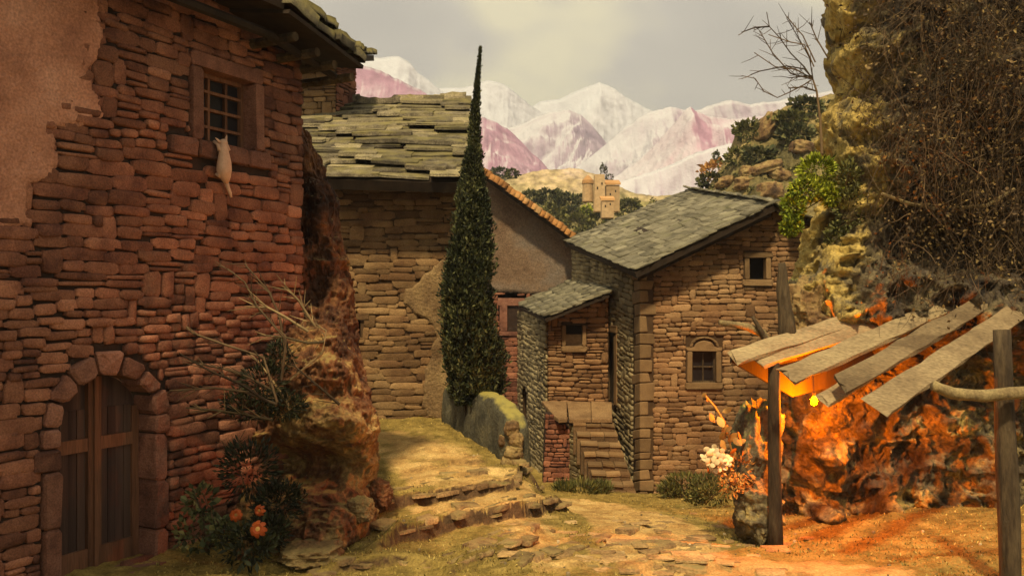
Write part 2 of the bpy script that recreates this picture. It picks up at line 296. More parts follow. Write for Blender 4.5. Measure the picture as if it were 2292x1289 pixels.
# ------------------------------------------------------------------ ground
def rbf(pts):
    P = np.array([[(p[0]-CX)/F*p[1], p[1]] for p in pts]); z = np.array([p[2] for p in pts])+CZ
    K = np.sqrt(((P[:, None]-P[None])**2).sum(-1)+.6); n = len(P)
    A = np.zeros((n+1, n+1)); A[:n, :n] = K; A[:n, n] = 1; A[n, :n] = 1
    w = np.linalg.solve(A, np.append(z, 0))
    def f(x, y):
        x = np.asarray(x, float); y = np.asarray(y, float); r = np.full(x.shape, w[n])
        for i in range(n): r = r+w[i]*np.sqrt((x-P[i, 0])**2+(y-P[i, 1])**2+.6)
        return r
    return f
low_f = rbf([(230, 9.3, -2.9), (-200, 7.6, -2.9), (700, 9.6, -2.95), (1200, 9.3, -2.9), (1800, 9.2, -2.9), (2292, 8.8, -2.85), (1146, 5, -2.75), (1146, 0, -2.6), (-2500, 3, -2.6), (4500, 3, -2.6),
             (1300, 12.5, -3.1), (1740, 11.4, -3.14), (2050, 12.2, -3.0), (2500, 12.2, -2.9), (1500, 15, -3.6), (1300, 15.5, -3.75), (1420, 19, -4.3), (1600, 19, -4.2), (1440, 22, -4.82), (1700, 22, -4.6), (2000, 22, -4.4),
             (1250, 20, -4.3), (1230, 24, -4.9), (1180, 28, -5.2), (1100, 36, -6), (1500, 36, -6), (2200, 36, -5), (900, 12, -3.0), (300, 14, -2.7)])
ter_f = rbf([(850, 12.4, -2.97), (1210, 14.2, -2.97), (1150, 15.3, -2.85), (850, 15, -2.78), (850, 18.6, -2.56), (990, 18.6, -2.5), (600, 15, -2.6), (1050, 11.5, -3.02), (1200, 12.2, -3.05), (700, 22, -2.4), (1100, 20, -2.5), (400, 12, -2.75), (1050, 16.8, -2.68)])
def edge_x(y): return np.interp(y, [0, 12, 13, 14.3, 15.5, 16.6, 18, 20, 30], [1.4, .85, .62, .50, .33, .12, -.18, -.75, -3])
def base_z(x, y):
    x = np.asarray(x, float); y = np.asarray(y, float)
    P = np.stack([x, y, 0*x], -1)
    wd = np.interp(y, [12, 14, 15.2], [.8, .55, .16]); m = sstep(-1, 1, (x-edge_x(y)+.12*fbm(P, 2.2, 3, seed=3))/wd)
    lo = low_f(x, y); te = np.maximum(ter_f(x, y), lo)
    k = sstep(11.2, 12.6, y)*sstep(32, 26, y)
    te = te*k+lo*(1-k)
    return te*(1-m)+lo*m
LEDGES = [([(760, 1165), (850, 1150), (940, 1135), (1010, 1125), (1090, 1112), (1150, 1103), (1215, 1096)], .21, 1.0),
          ([(850, 1240), (900, 1222), (980, 1197), (1050, 1181), (1110, 1172), (1170, 1164), (1255, 1144)], .25, 1.0),
          ([(1000, 1289), (1060, 1262), (1120, 1243), (1190, 1219)], .12, .7),
          ([(720, 1289), (800, 1272), (900, 1266), (960, 1272)], .12, .7),
          ([(890, 1108), (980, 1092), (1080, 1078), (1150, 1072)], .06, .4), ([(850, 1192), (930, 1174), (1010, 1158), (1110, 1142), (1190, 1126)], .07, .4), ([(1010, 1248), (1100, 1222), (1180, 1200), (1260, 1180)], .06, .4), ([(1120, 1282), (1210, 1252), (1290, 1232), (1360, 1212)], .06, .4),
          ([(900, 1060), (1000, 1050), (1090, 1040)], .09, .6), ([(890, 1020), (960, 1012), (1060, 1018)], .05, .5),
          ([(1330, 1187), (1400, 1192), (1475, 1174), (1530, 1178)], .045, .4), ([(1370, 1240), (1450, 1232), (1560, 1236), (1600, 1232)], .06, .45),
          ([(1250, 1265), (1340, 1258), (1420, 1272), (1500, 1266), (1600, 1282)], .06, .45)]
def unproj(px, py):
    d = np.linspace(7, 24, 600); z = base_z((px-CX)/F*d, d); ray = CZ+(HY-py)/F*d
    i = np.argmax(ray < z); return (px-CX)/F*d[i], d[i]
LXY = [(np.array([unproj(*p) for p in l]), h, w) for l, h, w in LEDGES]
def ground_z(x, y, detail=True):
    x = np.asarray(x, float); y = np.asarray(y, float); z = base_z(x, y)
    if detail:
        P = np.stack([x, y, 0*x], -1)
        wob = .10*fbm(P, 3.1, 4, gain=.6, seed=11)
        for xy, h, w in LXY:
            o = np.argsort(xy[:, 0]); yl = np.interp(x, xy[o, 0], xy[o, 1])+wob
            ends = sstep(xy[o[0], 0]-.25, xy[o[0], 0]+.2, x)*sstep(xy[o[-1], 0]+.25, xy[o[-1], 0]-.1, x)
            dy = y-yl
            z = z+h*ends*sstep(-.035, .035, dy)*np.exp(-np.clip(dy, 0, None)/w)
        z = z+.05*fbm(P, 1.3, 4, seed=5)
        st = fbm(P*np.array([.8, 2.0, 1]), 2.3, 4, gain=.6, seed=21)      # thin flaking layers of the rock
        z = z+.035*(np.floor(st*5)+sstep(.75, 1, st*5-np.floor(st*5)))/2.5
        z = z+.012*fbm(P, 9, 3, seed=8)
    return z
ys = np.concatenate([np.linspace(-8, 6.5, 40), np.linspace(6.6, 16, 240), np.linspace(16.06, 26, 130), np.linspace(26.5, 44, 40)])
xs = np.concatenate([np.linspace(-16, -5.2, 24), np.linspace(-5, 5.6, 250), np.linspace(5.9, 18, 24)])
GX, GY = np.meshgrid(xs, ys); GZ = ground_z(GX, GY)
far = sstep(34, 44, GY); GZ = GZ-far*6
V = np.stack([GX, GY, GZ], -1).reshape(-1, 3)
gm = mesh('ground', V, grid_faces(len(xs), len(ys)), smooth=True)
# where feet keep the earth bare
def path_mask(x, y):
    def seg(pts, w):
        q = [unproj(*p) for p in pts]; dmin = np.full(np.shape(x), 9.0)
        for a, b in zip(q[:-1], q[1:]):
            ax, ay = a; bx, by = b; l = (bx-ax)**2+(by-ay)**2
            t = np.clip(((x-ax)*(bx-ax)+(y-ay)*(by-ay))/l, 0, 1)
            dmin = np.minimum(dmin, np.hypot(x-ax-t*(bx-ax), y-ay-t*(by-ay))/w)
        return sstep(1.3, .5, dmin)
    a = seg([(1310, 1128), (1420, 1160), (1480, 1210), (1500, 1255), (1640, 1285)], .85)
    b = seg([(1640, 1285), (1850, 1288)], 1.0)
    c = seg([(880, 985), (960, 1030), (1020, 1085), (1120, 1110), (1060, 1165)], 1.0)
    d = seg([(1000, 1150), (1060, 1165), (1150, 1185), (1270, 1255)], .7)
    return np.maximum.reduce([a, b*.95, c*.72, d*.6])
pm = path_mask(V[:, 0], V[:, 1])
at = gm.attributes.new('path', 'FLOAT', 'POINT'); at.data.foreach_set('value', pm.astype(np.float32))
add('ground', gm, M['ground'], kind='structure')
GROUND = bpy.data.objects['ground']
vb = mesh('valley', [(-4000, 43, -8), (4000, 43, -8), (6000, 7000, -60), (-6000, 7000, -60)], [(0, 1, 2, 3)])
add('valley', vb, M['foothill'], kind='structure')

# ------------------------------------------------------------------ mountains and foothills
def ridge(name, outline, D, mt, depth, base, amp=.035, seed=0, nu=300, nv=110, back=.6, gully=.24, sm=True):
    o = np.array(outline, float); px = np.linspace(o[0, 0], o[-1, 0], nu); py = np.interp(px, o[:, 0], o[:, 1])
    k = np.exp(-np.linspace(-2, 2, 5)**2); k /= k.sum(); py = np.convolve(np.pad(py, 2, 'edge'), k, 'valid')+2.2*fbm(np.stack([px/14, 0*px, 0*px], -1), 1, 4, gain=.6, seed=seed+40)
    t = np.concatenate([np.linspace(-back, 0, nv//4, endpoint=False), np.linspace(0, 1, nv-nv//4)])     # behind the crest, then down towards us
    PX, T = np.meshgrid(px, t)
    X = (PX-CX)/F*D; H = (HY-np.tile(py, (len(t), 1)))/F*D+CZ-base
    Y = D-T*depth
    wob = fbm(np.stack([X/depth*2.2, T*1.2, 0*X], -1), 1.0, 3, seed=seed)
    X = X*(1-.35*T*depth/D*np.sign(T))+depth*.12*wob*np.abs(T)
    prof = np.where(T < 0, 1+T*1.1, (1-T)**1.15)
    n1 = fbm(np.stack([X/depth*2.0+.5*wob, Y/depth*1.3+.4*wob, 0*X], -1), 1.2, 6, gain=.48, seed=seed+5, ridged=True)
    n1 = .7*n1+.4*fbm(np.stack([X/depth*2.6+1.6*wob, Y/depth*1.9+.8*wob, 0*X], -1), 1.9, 5, gain=.52, seed=seed+15, ridged=True)
    n2 = fbm(np.stack([X/depth, Y/depth, 0*X], -1), 9, 6, gain=.65, seed=seed+9)
    env = np.minimum(np.abs(T)*5, 1)
    Hm = H.mean()
    Z = base+H*prof+Hm*gully*(n1-.3)*env*np.clip(1.2-T, 0, 1)+Hm*amp*n2*(.25+.75*env)
    V = np.stack([X, Y, Z], -1).reshape(-1, 3)
    return add(name, mesh(name, V, grid_faces(nu, len(t)), smooth=sm), mt, kind='structure')
ridge('mountain', [(560, 215), (700, 165), (780, 128), (850, 132), (888, 127), (915, 138), (935, 162), (972, 190), (1010, 225), (1100, 270)], 1000, M['snow'], 420, -60, seed=1)
ridge('mountain', [(860, 270), (930, 228), (980, 201), (1040, 195), (1070, 184), (1092, 180), (1120, 186), (1150, 205), (1180, 232), (1215, 255), (1300, 290)], 1050, M['snow'], 380, -60, seed=2)
ridge('mountain', [(1060, 290), (1150, 255), (1190, 240), (1210, 226), (1250, 220), (1300, 199), (1340, 185), (1375, 197), (1400, 216), (1430, 234), (1460, 249), (1560, 300)], 1100, M['snow'], 420, -60, seed=3)
ridge('mountain', [(1480, 270), (1560, 248), (1600, 231), (1635, 222), (1680, 234), (1750, 226), (1800, 216), (1850, 206), (1950, 190)], 980, M['lilac'], 360, -60, seed=4)
ridge('mountain', [(1100, 300), (1180, 272), (1220, 256), (1270, 247), (1300, 258), (1330, 287), (1360, 325), (1400, 370)], 860, M['lilac'], 300, -50, seed=5)
ridge('mountain', [(1230, 420), (1330, 345), (1400, 284), (1450, 252), (1500, 239), (1545, 250), (1600, 272), (1720, 300)], 760, M['lilac'], 300, -50, seed=6)
ridge('mountain', [(560, 150), (700, 140), (770, 138), (800, 142), (850, 158), (900, 180), (940, 202), (972, 224), (1010, 262), (1060, 300)], 620, M['pink'], 240, -50, seed=7)
ridge('mountain', [(960, 232), (1020, 244), (1080, 262), (1110, 273), (1150, 300), (1180, 332), (1212, 362), (1250, 405), (1300, 440)], 520, M['pink'], 200, -45, seed=8)
ridge('mountain', [(1280, 455), (1370, 400), (1440, 348), (1500, 288), (1532, 250), (1545, 240), (1560, 252), (1590, 262), (1640, 266), (1700, 262), (1820, 250)], 430, M['pink'], 180, -40, seed=9)
ridge('mountain', [(1300, 450), (1340, 428), (1420, 395), (1500, 368), (1560, 340), (1640, 318), (1720, 296), (1850, 260)], 300, M['lilac'], 130, -35, seed=10)
ridge('foothill', [(960, 420), (1060, 385), (1110, 388), (1150, 392), (1200, 383), (1250, 377), (1295, 374), (1330, 388), (1370, 412), (1420, 432), (1480, 440), (1600, 430)], 190, M['foothill'], 70, -22, seed=11, amp=.05, gully=.07)
ridge('foothill', [(980, 470), (1080, 440), (1180, 432), (1240, 430), (1300, 436), (1380, 448), (1450, 452), (1560, 450), (1700, 440)], 120, M['foothill'], 50, -16, seed=12, amp=.05, gully=.07)
ridge('rocky_hillside', [(1470, 500), (1540, 445), (1580, 415), (1610, 380), (1635, 330), (1652, 280), (1690, 262), (1730, 248), (1780, 228), (1840, 214), (1920, 190), (2050, 150)], 58, M['hillrock'], 24, -8, seed=13, amp=.10, gully=.13, nu=240, nv=110)
#@@PART3
# ------------------------------------------------------------------ masonry
def stone_variant(seed, flat=.5):
    r = random.Random(seed); us = [-.5, -.34, .34, .5]; V = []
    for j, v in enumerate(us):
        for i, u in enumerate(us):
            corner = i in (0, 3) and j in (0, 3); edge = i in (0, 3) or j in (0, 3)
            k = r.uniform(.70, .9) if corner else 1
            z = (.55 if corner else .74) if edge else 1.0
            V.append((u*k+r.uniform(-.05, .05), v*k+r.uniform(-.085, .085), z+r.uniform(-.2, .2)))
    ring = [0, 1, 2, 3, 7, 11, 15, 14, 13, 12, 8, 4]
    for i in ring: x, y, z = V[i]; V.append((x*1.02, y*1.02, -.6))
    Fc = [tuple(f) for f in grid_faces(4, 4)]
    for a in range(12): b = (a+1) % 12; Fc.append((ring[b], ring[a], 16+a, 16+b))
    return np.array(V), np.array(Fc)
SV = [stone_variant(100+i) for i in range(18)]
SMESH = {}
def stone_mesh(i, m):
    if (i, m) not in SMESH:
        me = mesh('stone', SV[i][0], SV[i][1], smooth=i % 3 == 0); me.materials.append(M[m]); SMESH[(i, m)] = me
    return SMESH[(i, m)]

class Wall:
    def __init__(s, O, U, V):
        s.O = Vector(O); s.U = Vector(U).normalized(); V = Vector(V); s.V = (V-s.U*V.dot(s.U)).normalized(); s.N = s.U.cross(s.V)
    def p(s, u, v, n=0): return s.O+s.U*u+s.V*v+s.N*n
    def uv(s, px, py):
        c = Vector((0, 0, CZ)); r = W(px, py, 1)-c; t = (s.O-c).dot(s.N)/r.dot(s.N); q = c+r*t-s.O
        return (q.dot(s.U), q.dot(s.V))
    def frame(s, u, v, n, w, h, dpt, rot=0):
        c, q = math.cos(rot), math.sin(rot); a = s.U*c+s.V*q; b = s.V*c-s.U*q
        m = Matrix((a*w, b*h, s.N*dpt)).transposed().to_4x4(); m.translation = s.p(u, v, n); return m
def span(poly, v):
    us = []; n = len(poly)
    for i in range(n):
        (a, b), (c, d) = poly[i], poly[(i+1) % n]
        if (b <= v) != (d <= v): us.append(a+(v-b)/(d-b)*(c-a))
    return (min(us), max(us)) if us else None
def layout(poly, holes, ch, sw, seed, tall=.06, thin=.12):
    r = random.Random(seed); v0 = min(p[1] for p in poly); v1 = max(p[1] for p in poly); u0 = min(p[0] for p in poly); u1 = max(p[0] for p in poly)
    out = []; v = v0; hs = []
    while v < v1: h = r.uniform(*ch); hs.append((v, h)); v += h
    blocked = []
    for i, (v, h) in enumerate(hs):
        nb = []; u = u0-r.uniform(0, sw[1])
        while u < u1:
            w = r.uniform(*sw)*(.7+.6*(h-ch[0])/(ch[1]-ch[0]+1e-6)); b = [x for x in blocked if x[0]-.03 <= u < x[1]]
            if b: u = b[0][1]; continue
            nx = [x[0] for x in blocked if x[0] > u]
            if nx and u+w > min(nx)-.06: w = min(nx)-u
            hh = h
            if r.random() < tall and i+1 < len(hs): hh = h+hs[i+1][1]; w = min(w, r.uniform(.5, 1.1)*hh); nb.append((u, u+w))
            if hh == h and h > .75*ch[1] and r.random() < thin*2.2:
                f = r.uniform(.38, .62); cand = [(u, u+w, v, v+h*f), (u, u+w, v+h*f, v+h)]
            else: cand = [(u, u+w, v, v+hh)]
            out += cand; u += w
        blocked = nb
    res = []
    for a, b, c, d in out:
        if b-a < .03: continue
        vs = [c+.2*(d-c), (c+d)/2, d-.2*(d-c)]
        sp = [span(poly, q) for q in vs]
        if any(x is None for x in sp): continue
        segs = [(max(a, max(x[0] for x in sp)), min(b, min(x[1] for x in sp)))]
        for H in holes:
            hsn = [span(H, q) for q in vs]; hsn = [x for x in hsn if x]
            if not hsn: continue
            ha, hb = min(x[0] for x in hsn), max(x[1] for x in hsn); ns = []
            for x, y in segs:
                if hb <= x or ha >= y: ns.append((x, y))
                else:
                    if ha-x > .05: ns.append((x, ha))
                    if y-hb > .05: ns.append((hb, y))
            segs = ns
        for x, y in segs:
            if y-x > .045: res.append((x, y, c, d))
    return res
def backing(w, poly, holes, thick=.3):
    loops = [list(poly)]+[list(h) for h in holes]
    flat = [p for l in loops for p in l]
    tr = tessellate_polygon([[Vector((a, b, 0)) for a, b in l] for l in loops])
    n = len(flat); V = [w.p(a, b, 0) for a, b in flat]+[w.p(a, b, -thick) for a, b in flat]; Fc = []
    for t in tr:
        a, b, c = t
        ar = (flat[b][0]-flat[a][0])*(flat[c][1]-flat[a][1])-(flat[b][1]-flat[a][1])*(flat[c][0]-flat[a][0])
        if ar < 0: b, c = c, b
        Fc.append((a, b, c)); Fc.append((c+n, b+n, a+n))
    o = 0
    for l in loops:
        k = len(l)
        for i in range(k): a, b = o+i, o+(i+1) % k; Fc.append((a, a+n, b+n, b))
        o += k
    return V, Fc
BUD = {}
def build_wall(root, w, poly, holes, excl, matn, mort, ch, sw, seed, prot=.05, gap=.022, thick=.3, name='wall', budget=300, key=None, warp=.03, mats2=None, tall=.06, thin=.12):
    gh = [[((u-sum(a for a, _ in h)/len(h))*1.07+sum(a for a, _ in h)/len(h), (v-sum(b for _, b in h)/len(h))*1.05+sum(b for _, b in h)/len(h)) for u, v in h] for h in holes]
    V, Fc = backing(w, poly, gh, thick); wo = add(name, mesh(name, V, Fc), M[mort], root)
    st = layout(poly, holes+excl, ch, sw, seed, tall, thin); r = random.Random(seed+1); rec = []
    for a, b, c, d in st:
        u, v = (a+b)/2, (c+d)/2+r.gauss(0, .006); wv = warp*math.sin(u*1.7+seed)+warp*.6*math.sin(u*4.1+v*1.1+seed)
        g = gap*r.uniform(.55, 1.5); dp = prot*r.uniform(.7, 1.3); ww, hh = b-a-g, d-c-g
        if ww < .03 or hh < .02: continue
        Mx = w.frame(u+r.uniform(-.005, .005), v+wv, 0, ww*1.04, hh*1.06, dp, r.uniform(-.06, .06)*min(1, .3/ww))
        q = pix(Mx.translation); dd = Mx.translation[1]
        vis = -30 < q[0] < 2330 and -20 < q[1] < 1310
        mm = matn
        if mats2 and r.random() < mats2[1](u, v): mm = mats2[0]
        rec.append((ww*hh/dd**2 if vis else 0, Mx, r.randrange(len(SV)), r.random(), mm))
    rec.sort(key=lambda x: -x[0]); key = key or root.name
    left = min(BUD.get(key, 300), budget); one = [x for x in rec[:left] if x[0] > 0]; rest = rec[len(one):]; BUD[key] = BUD.get(key, 300)-len(one)
    for s, Mx, i, q, mm in one: add('stone', stone_mesh(i, mm), None, wo, Mx)
    for mm in set(x[4] for x in rest):
        P = []
        for s, Mx, i, q, m_ in rest:
            if m_ != mm: continue
            A = np.array(Mx); P.append((SV[i][0] @ A[:3, :3].T+A[:3, 3], SV[i][1], q))
        V, Fc, R = join(P); add('small_stones', mesh('small_stones', V, Fc, R, False), M[mm], wo, kind='stuff')
    return wo
def block(w, poly, n0, n1, bev=.02, jit=.008, seed=0):
    """dressed stone: outline poly in wall coordinates, from depth n0 to n1, with worn edges"""
    r = random.Random(seed+hash(tuple(poly[0])) % 1000); c = (sum(p[0] for p in poly)/len(poly), sum(p[1] for p in poly)/len(poly)); k = len(poly)
    Q = []
    for i in range(k):      # two points for each corner to round it
        a, b, d = poly[i-1], poly[i], poly[(i+1) % k]
        for e_ in (a, d):
            l = math.hypot(e_[0]-b[0], e_[1]-b[1]); t = min(.25, bev*1.3/l); Q.append((b[0]+(e_[0]-b[0])*t+r.uniform(-jit, jit), b[1]+(e_[1]-b[1])*t+r.uniform(-jit, jit)))
    m = len(Q); V = []
    for p in Q: V.append(w.p(p[0], p[1], n0))
    for p in Q: V.append(w.p(p[0], p[1], n1-bev))
    for p in Q:
        l = math.hypot(c[0]-p[0], c[1]-p[1]); t = min(.3, bev/l); V.append(w.p(p[0]+(c[0]-p[0])*t, p[1]+(c[1]-p[1])*t, n1+r.uniform(-jit, jit)))
    V.append(w.p(c[0], c[1], n1+bev*.3)); Fc = []
    for i in range(m):
        j = (i+1) % m; Fc += [(i, j, m+j, m+i), (m+i, m+j, 2*m+j, 2*m+i), (2*m+i, 2*m+j, 3*m)]
    return V, Fc
def rect(a, b, c, d): return [(a, c), (b, c), (b, d), (a, d)]
def wbox(w, u0, u1, v0, v1, n0, n1):
    V = [w.p(u, v, n) for n in (n0, n1) for u, v in ((u0, v0), (u1, v0), (u1, v1), (u0, v1))]
    return V, [(3, 2, 1, 0), (4, 5, 6, 7), (0, 1, 5, 4), (1, 2, 6, 5), (2, 3, 7, 6), (3, 0, 4, 7)]
def plaster(root, w, poly, mt, proud=.07, res=.035, seed=0, ragged=.10, name='plaster', skip=None):
    u0 = min(p[0] for p in poly)-.15; u1 = max(p[0] for p in poly)+.15; v0 = min(p[1] for p in poly)-.15; v1 = max(p[1] for p in poly)+.15
    nu, nv = int((u1-u0)/res)+2, int((v1-v0)/res)+2; Ug, Vg = np.meshgrid(np.linspace(u0, u1, nu), np.linspace(v0, v1, nv))
    ins = np.zeros(Ug.shape, bool); dist = np.full(Ug.shape, 9.0); k = len(poly)
    for i in range(k):
        (a, b), (c, d) = poly[i], poly[(i+1) % k]
        cond = (b <= Vg) != (d <= Vg)
        with np.errstate(divide='ignore', invalid='ignore'): xi = a+(Vg-b)/(d-b if d != b else 1)*(c-a)
        ins ^= cond & (Ug < xi)
        l = (c-a)**2+(d-b)**2; t = np.clip(((Ug-a)*(c-a)+(Vg-b)*(d-b))/l, 0, 1); dist = np.minimum(dist, np.hypot(Ug-a-t*(c-a), Vg-b-t*(d-b)))
    sd = np.where(ins, dist, -dist); P = np.stack([Ug, Vg, 0*Ug], -1)
    sd = sd+ragged*fbm(P, 3, 4, gain=.6, seed=seed)
    n = -.03+(proud+.03)*sstep(-.05, .045, sd)+.022*fbm(P, 4, 5, gain=.65, seed=seed+4)*sstep(-.05, .1, sd)
    O, U, Vv, Nn = [np.array(x) for x in (w.O, w.U, w.V, w.N)]
    X = O+Ug[..., None]*U+Vg[..., None]*Vv+n[..., None]*Nn
    Fc = grid_faces(nu, nv); keep = (sd.reshape(-1)[Fc] > -.06).any(1)
    return add(name, mesh(name, X.reshape(-1, 3), Fc[keep], smooth=True), M[mt], root)
def slate_variant(seed):
    r = random.Random(seed); pts = []
    for a, b in ((-.5, -.46), (-.3, -.5), (0, -.5), (.28, -.5), (.5, -.45), (.49, 0), (.5, .5), (-.5, .5), (-.5, 0)):
        pts.append((a+r.uniform(-.035, .035), b+r.uniform(-.06, .06)))
    n = len(pts); V = [(x, y, .5+r.uniform(-.18, .18)) for x, y in pts]+[(x*.98, y*.98, -.5) for x, y in pts]+[(r.uniform(-.1, .1), -.1, .7)]
    Fc = [(i, (i+1) % n, 2*n) for i in range(n)]; side = []
    for i in range(n): j = (i+1) % n; Fc += [(i, n+i, n+j), (i, n+j, j)]
    return np.array(V), np.array(Fc)
LV = [slate_variant(300+i) for i in range(14)]; LMESH = {}
def slates(root, E0, E1, R0, R1, rows, sw, matn, seed, thick=.035, tilt=.06, name='roof', deck=.12, budget=300, wav=.02, deckmat='wood_dark', over=1.75):
    E0, E1, R0, R1 = [Vector(x) for x in (E0, E1, R0, R1)]; r = random.Random(seed)
    def P(s, t): return (E0.lerp(E1, s)).lerp(R0.lerp(R1, s), t)
    n0 = (E1-E0).cross(R0-E0).normalized()
    V = [E0-n0*.02, E1-n0*.02, R1-n0*.02, R0-n0*.02]; V += [v-n0*deck for v in V]
    ro = add(name, mesh(name, V, [(0, 1, 2, 3), (7, 6, 5, 4), (0, 4, 5, 1), (1, 5, 6, 2), (2, 6, 7, 3), (3, 7, 4, 0)]), M[deckmat], root)
    rec = []
    for i in range(rows):
        t = (i+.5)/rows; a, b = P(0, t), P(1, t); L = (b-a).length; rh = (P(.5, (i+1)/rows)-P(.5, i/rows)).length
        u = -r.uniform(0, sw[0])
        while u < L+.02:
            w = r.uniform(*sw)
            if u+w > L+.04: w = L+.04-u
            if w < .1: break
            s = (u+w/2)/L
            if -.05 < s < 1.04:
                U = (P(1, t)-P(0, t)).normalized(); T = (P(s, 1)-P(s, 0)).normalized(); N = U.cross(T).normalized(); T = N.cross(U)
                tl = tilt*r.uniform(.6, 1.5); ro_ = r.uniform(-.06, .06); roll = r.uniform(-.03, .03)
                U2 = (U*math.cos(ro_)+T*math.sin(ro_)+N*roll).normalized(); T2 = (T-U2*T.dot(U2)-N*tl).normalized(); N2 = U2.cross(T2)
                ln = rh*over*r.uniform(.9, 1.15); th = thick*r.uniform(.7, 1.5)
                c = P(s, t)+T*(ln-rh)*.5+N*(th*.5+tl*ln*.5*.9+wav*math.sin(s*9+i)*.5)+T*r.uniform(-.12, .12)*rh
                m = Matrix((U2*w*1.03, T2*ln, N2*th)).transposed().to_4x4(); m.translation = c; rec.append((m, r.randrange(14), r.random()))
            u += w
    key = root.name+'slate'; left = min(BUD.get(key, 300), budget)
    # the slates that show largest as single pieces
    rec.sort(key=lambda x: x[0].translation[1]); one = rec[:left]; rest = rec[left:]; BUD[key] = BUD.get(key, 300)-len(one)
    for m, i, q in one:
        if (i, matn) not in LMESH:
            me = mesh('slate', LV[i][0], LV[i][1]); me.materials.append(M[matn]); LMESH[(i, matn)] = me
        add('slate', LMESH[(i, matn)], None, ro, m)
    if rest:
        P_ = []
        for m, i, q in rest: A = np.array(m); P_.append((LV[i][0] @ A[:3, :3].T+A[:3, 3], LV[i][1], q))
        V, Fc, R = join(P_); add('small_slates', mesh('small_slates', V, Fc, R), M[matn], ro, kind='stuff')
    return ro
def quick(name, VF, m, parent=None, smooth=False, **k): return add(name, mesh(name, VF[0], VF[1], smooth=smooth), M[m], parent, **k)
def wood_grid(root, w, u0, u1, v0, v1, n, nu, nv, bar, m, fr=.05, name='window'):
    """window: dark pane, outer frame and bars"""
    wo = quick(name, wbox(w, u0, u1, v0, v1, n-.06, n-.03), 'glass', root)
    for q in ((u0, u0+fr, v0, v1), (u1-fr, u1, v0, v1), (u0+fr, u1-fr, v0, v0+fr), (u0+fr, u1-fr, v1-fr, v1)): quick('frame', wbox(w, *q, n-.03, n+.03), m, wo)
    for i in range(1, nu+1): u = u0+(u1-u0)*i/(nu+1); quick('glazing_bar', wbox(w, u-bar/2, u+bar/2, v0+fr, v1-fr, n-.03, n+.02), m, wo)
    for i in range(1, nv+1): v = v0+(v1-v0)*i/(nv+1); quick('glazing_bar', wbox(w, u0+fr, u1-fr, v-bar/2, v+bar/2, n-.03, n+.024), m, wo)
    return wo

# ------------------------------------------------------------------ the near stone house on the left
LU = Vector((.4655, .885, 0)).normalized()
lw = Wall(Vector((-9.355+.526*8.48, 8.48, CZ)), LU, (0, 0, 1))
uC = lw.uv(674, 670)[0]                                    # its far corner
H1 = thing('stone_house', 'tall red brown stone house with arched wooden double door on the left', 'house', (lw.p(uC/2, -2.95)[0]-2, lw.p(uC/2, -2.95)[1]+1, -.05))
dl, dr = lw.uv(128, 1000)[0], lw.uv(338, 1000)[0]; du = (dl+dr)/2; hw = (dr-dl)/2; dv0, dsp, dap = -2.92, -1.30, -.80
def arch(cx, hw_, spring, rise, bottom, n=14):
    return [(cx-hw_, bottom), (cx+hw_, bottom)]+[(cx+hw_*math.cos(a), spring+rise*math.sin(a)) for a in [math.pi*i/n for i in range(n+1)]]
door_hole = arch(du, hw, dsp, dap-dsp, dv0)
door_ex = arch(du, hw+.21, dsp, dap-dsp+.22, dv0)
wa, wb = lw.uv(445, 240), lw.uv(562, 260); wt, wbm = (lw.uv(445, 152)[1]+lw.uv(562, 188)[1])/2, (lw.uv(445, 312)[1]+lw.uv(562, 340)[1])/2
win_hole = rect(wa[0], wb[0], wbm, wt)
win_ex = [rect(wa[0]-.17, wb[0]+.17, wbm-.24, wt+.19), rect(wa[0]-.5, wb[0]+.3, wbm-.22, wbm)]
pl_poly = [lw.uv(*p) for p in [(-260, -260), (185, -260), (207, 60), (206, 180), (200, 245), (165, 285), (140, 300), (130, 345), (105, 395), (85, 420), (88, 470), (60, 500), (20, 520), (-80, 560), (-260, 610)]]
pl_in = [(u+(-.22 if u > 0 else 0), v+.2) for u, v in pl_poly]
poly = [(lw.uv(-330, 670)[0], -3.35), (uC, -3.35), (uC, 3.35), (lw.uv(-330, 670)[0], 4.6)]
build_wall(H1, lw, poly, [door_hole, win_hole], [door_ex]+win_ex+[pl_in], 'stone_red', 'mortar_dark', (.082, .165), (.18, .52), 11, prot=.052, gap=.017, warp=.05, tall=.06, thin=.10)
plaster(H1, lw, pl_poly, 'plaster_red', proud=.065, seed=2, ragged=.34)
# the end wall round the corner, and the far side, so that it is a whole house
V = [lw.p(uC-.002, -3.35, 0), lw.p(uC-.002, 3.3, 0), lw.p(uC-.002, 3.3, -5), lw.p(uC-.002, -3.35, -5)]; V += [v+LU*.02-LU*.3 for v in V]
quick('end_wall', (V, [(0, 1, 2, 3), (7, 6, 5, 4), (0, 4, 5, 1), (3, 2, 6, 7), (1, 5, 6, 2)]), 'stone_red', H1)
k = 0
for i in range(7):                                          # arch stones
    a0, a1 = math.pi*i/7+.02, math.pi*(i+1)/7-.02; ro = .215+(.05 if i == 3 else .03*math.sin(i*5))
    q = [(du+hw*math.cos(a0), dsp+(dap-dsp)*math.sin(a0)), (du+(hw+ro)*math.cos(a0), dsp+(dap-dsp+ro)*math.sin(a0)), (du+(hw+ro)*math.cos(a1), dsp+(dap-dsp+ro)*math.sin(a1)), (du+hw*math.cos(a1), dsp+(dap-dsp)*math.sin(a1))]
    quick('arch_stone', block(lw, q, -.25, .085, .03, .012, i), 'dressed_red', H1)
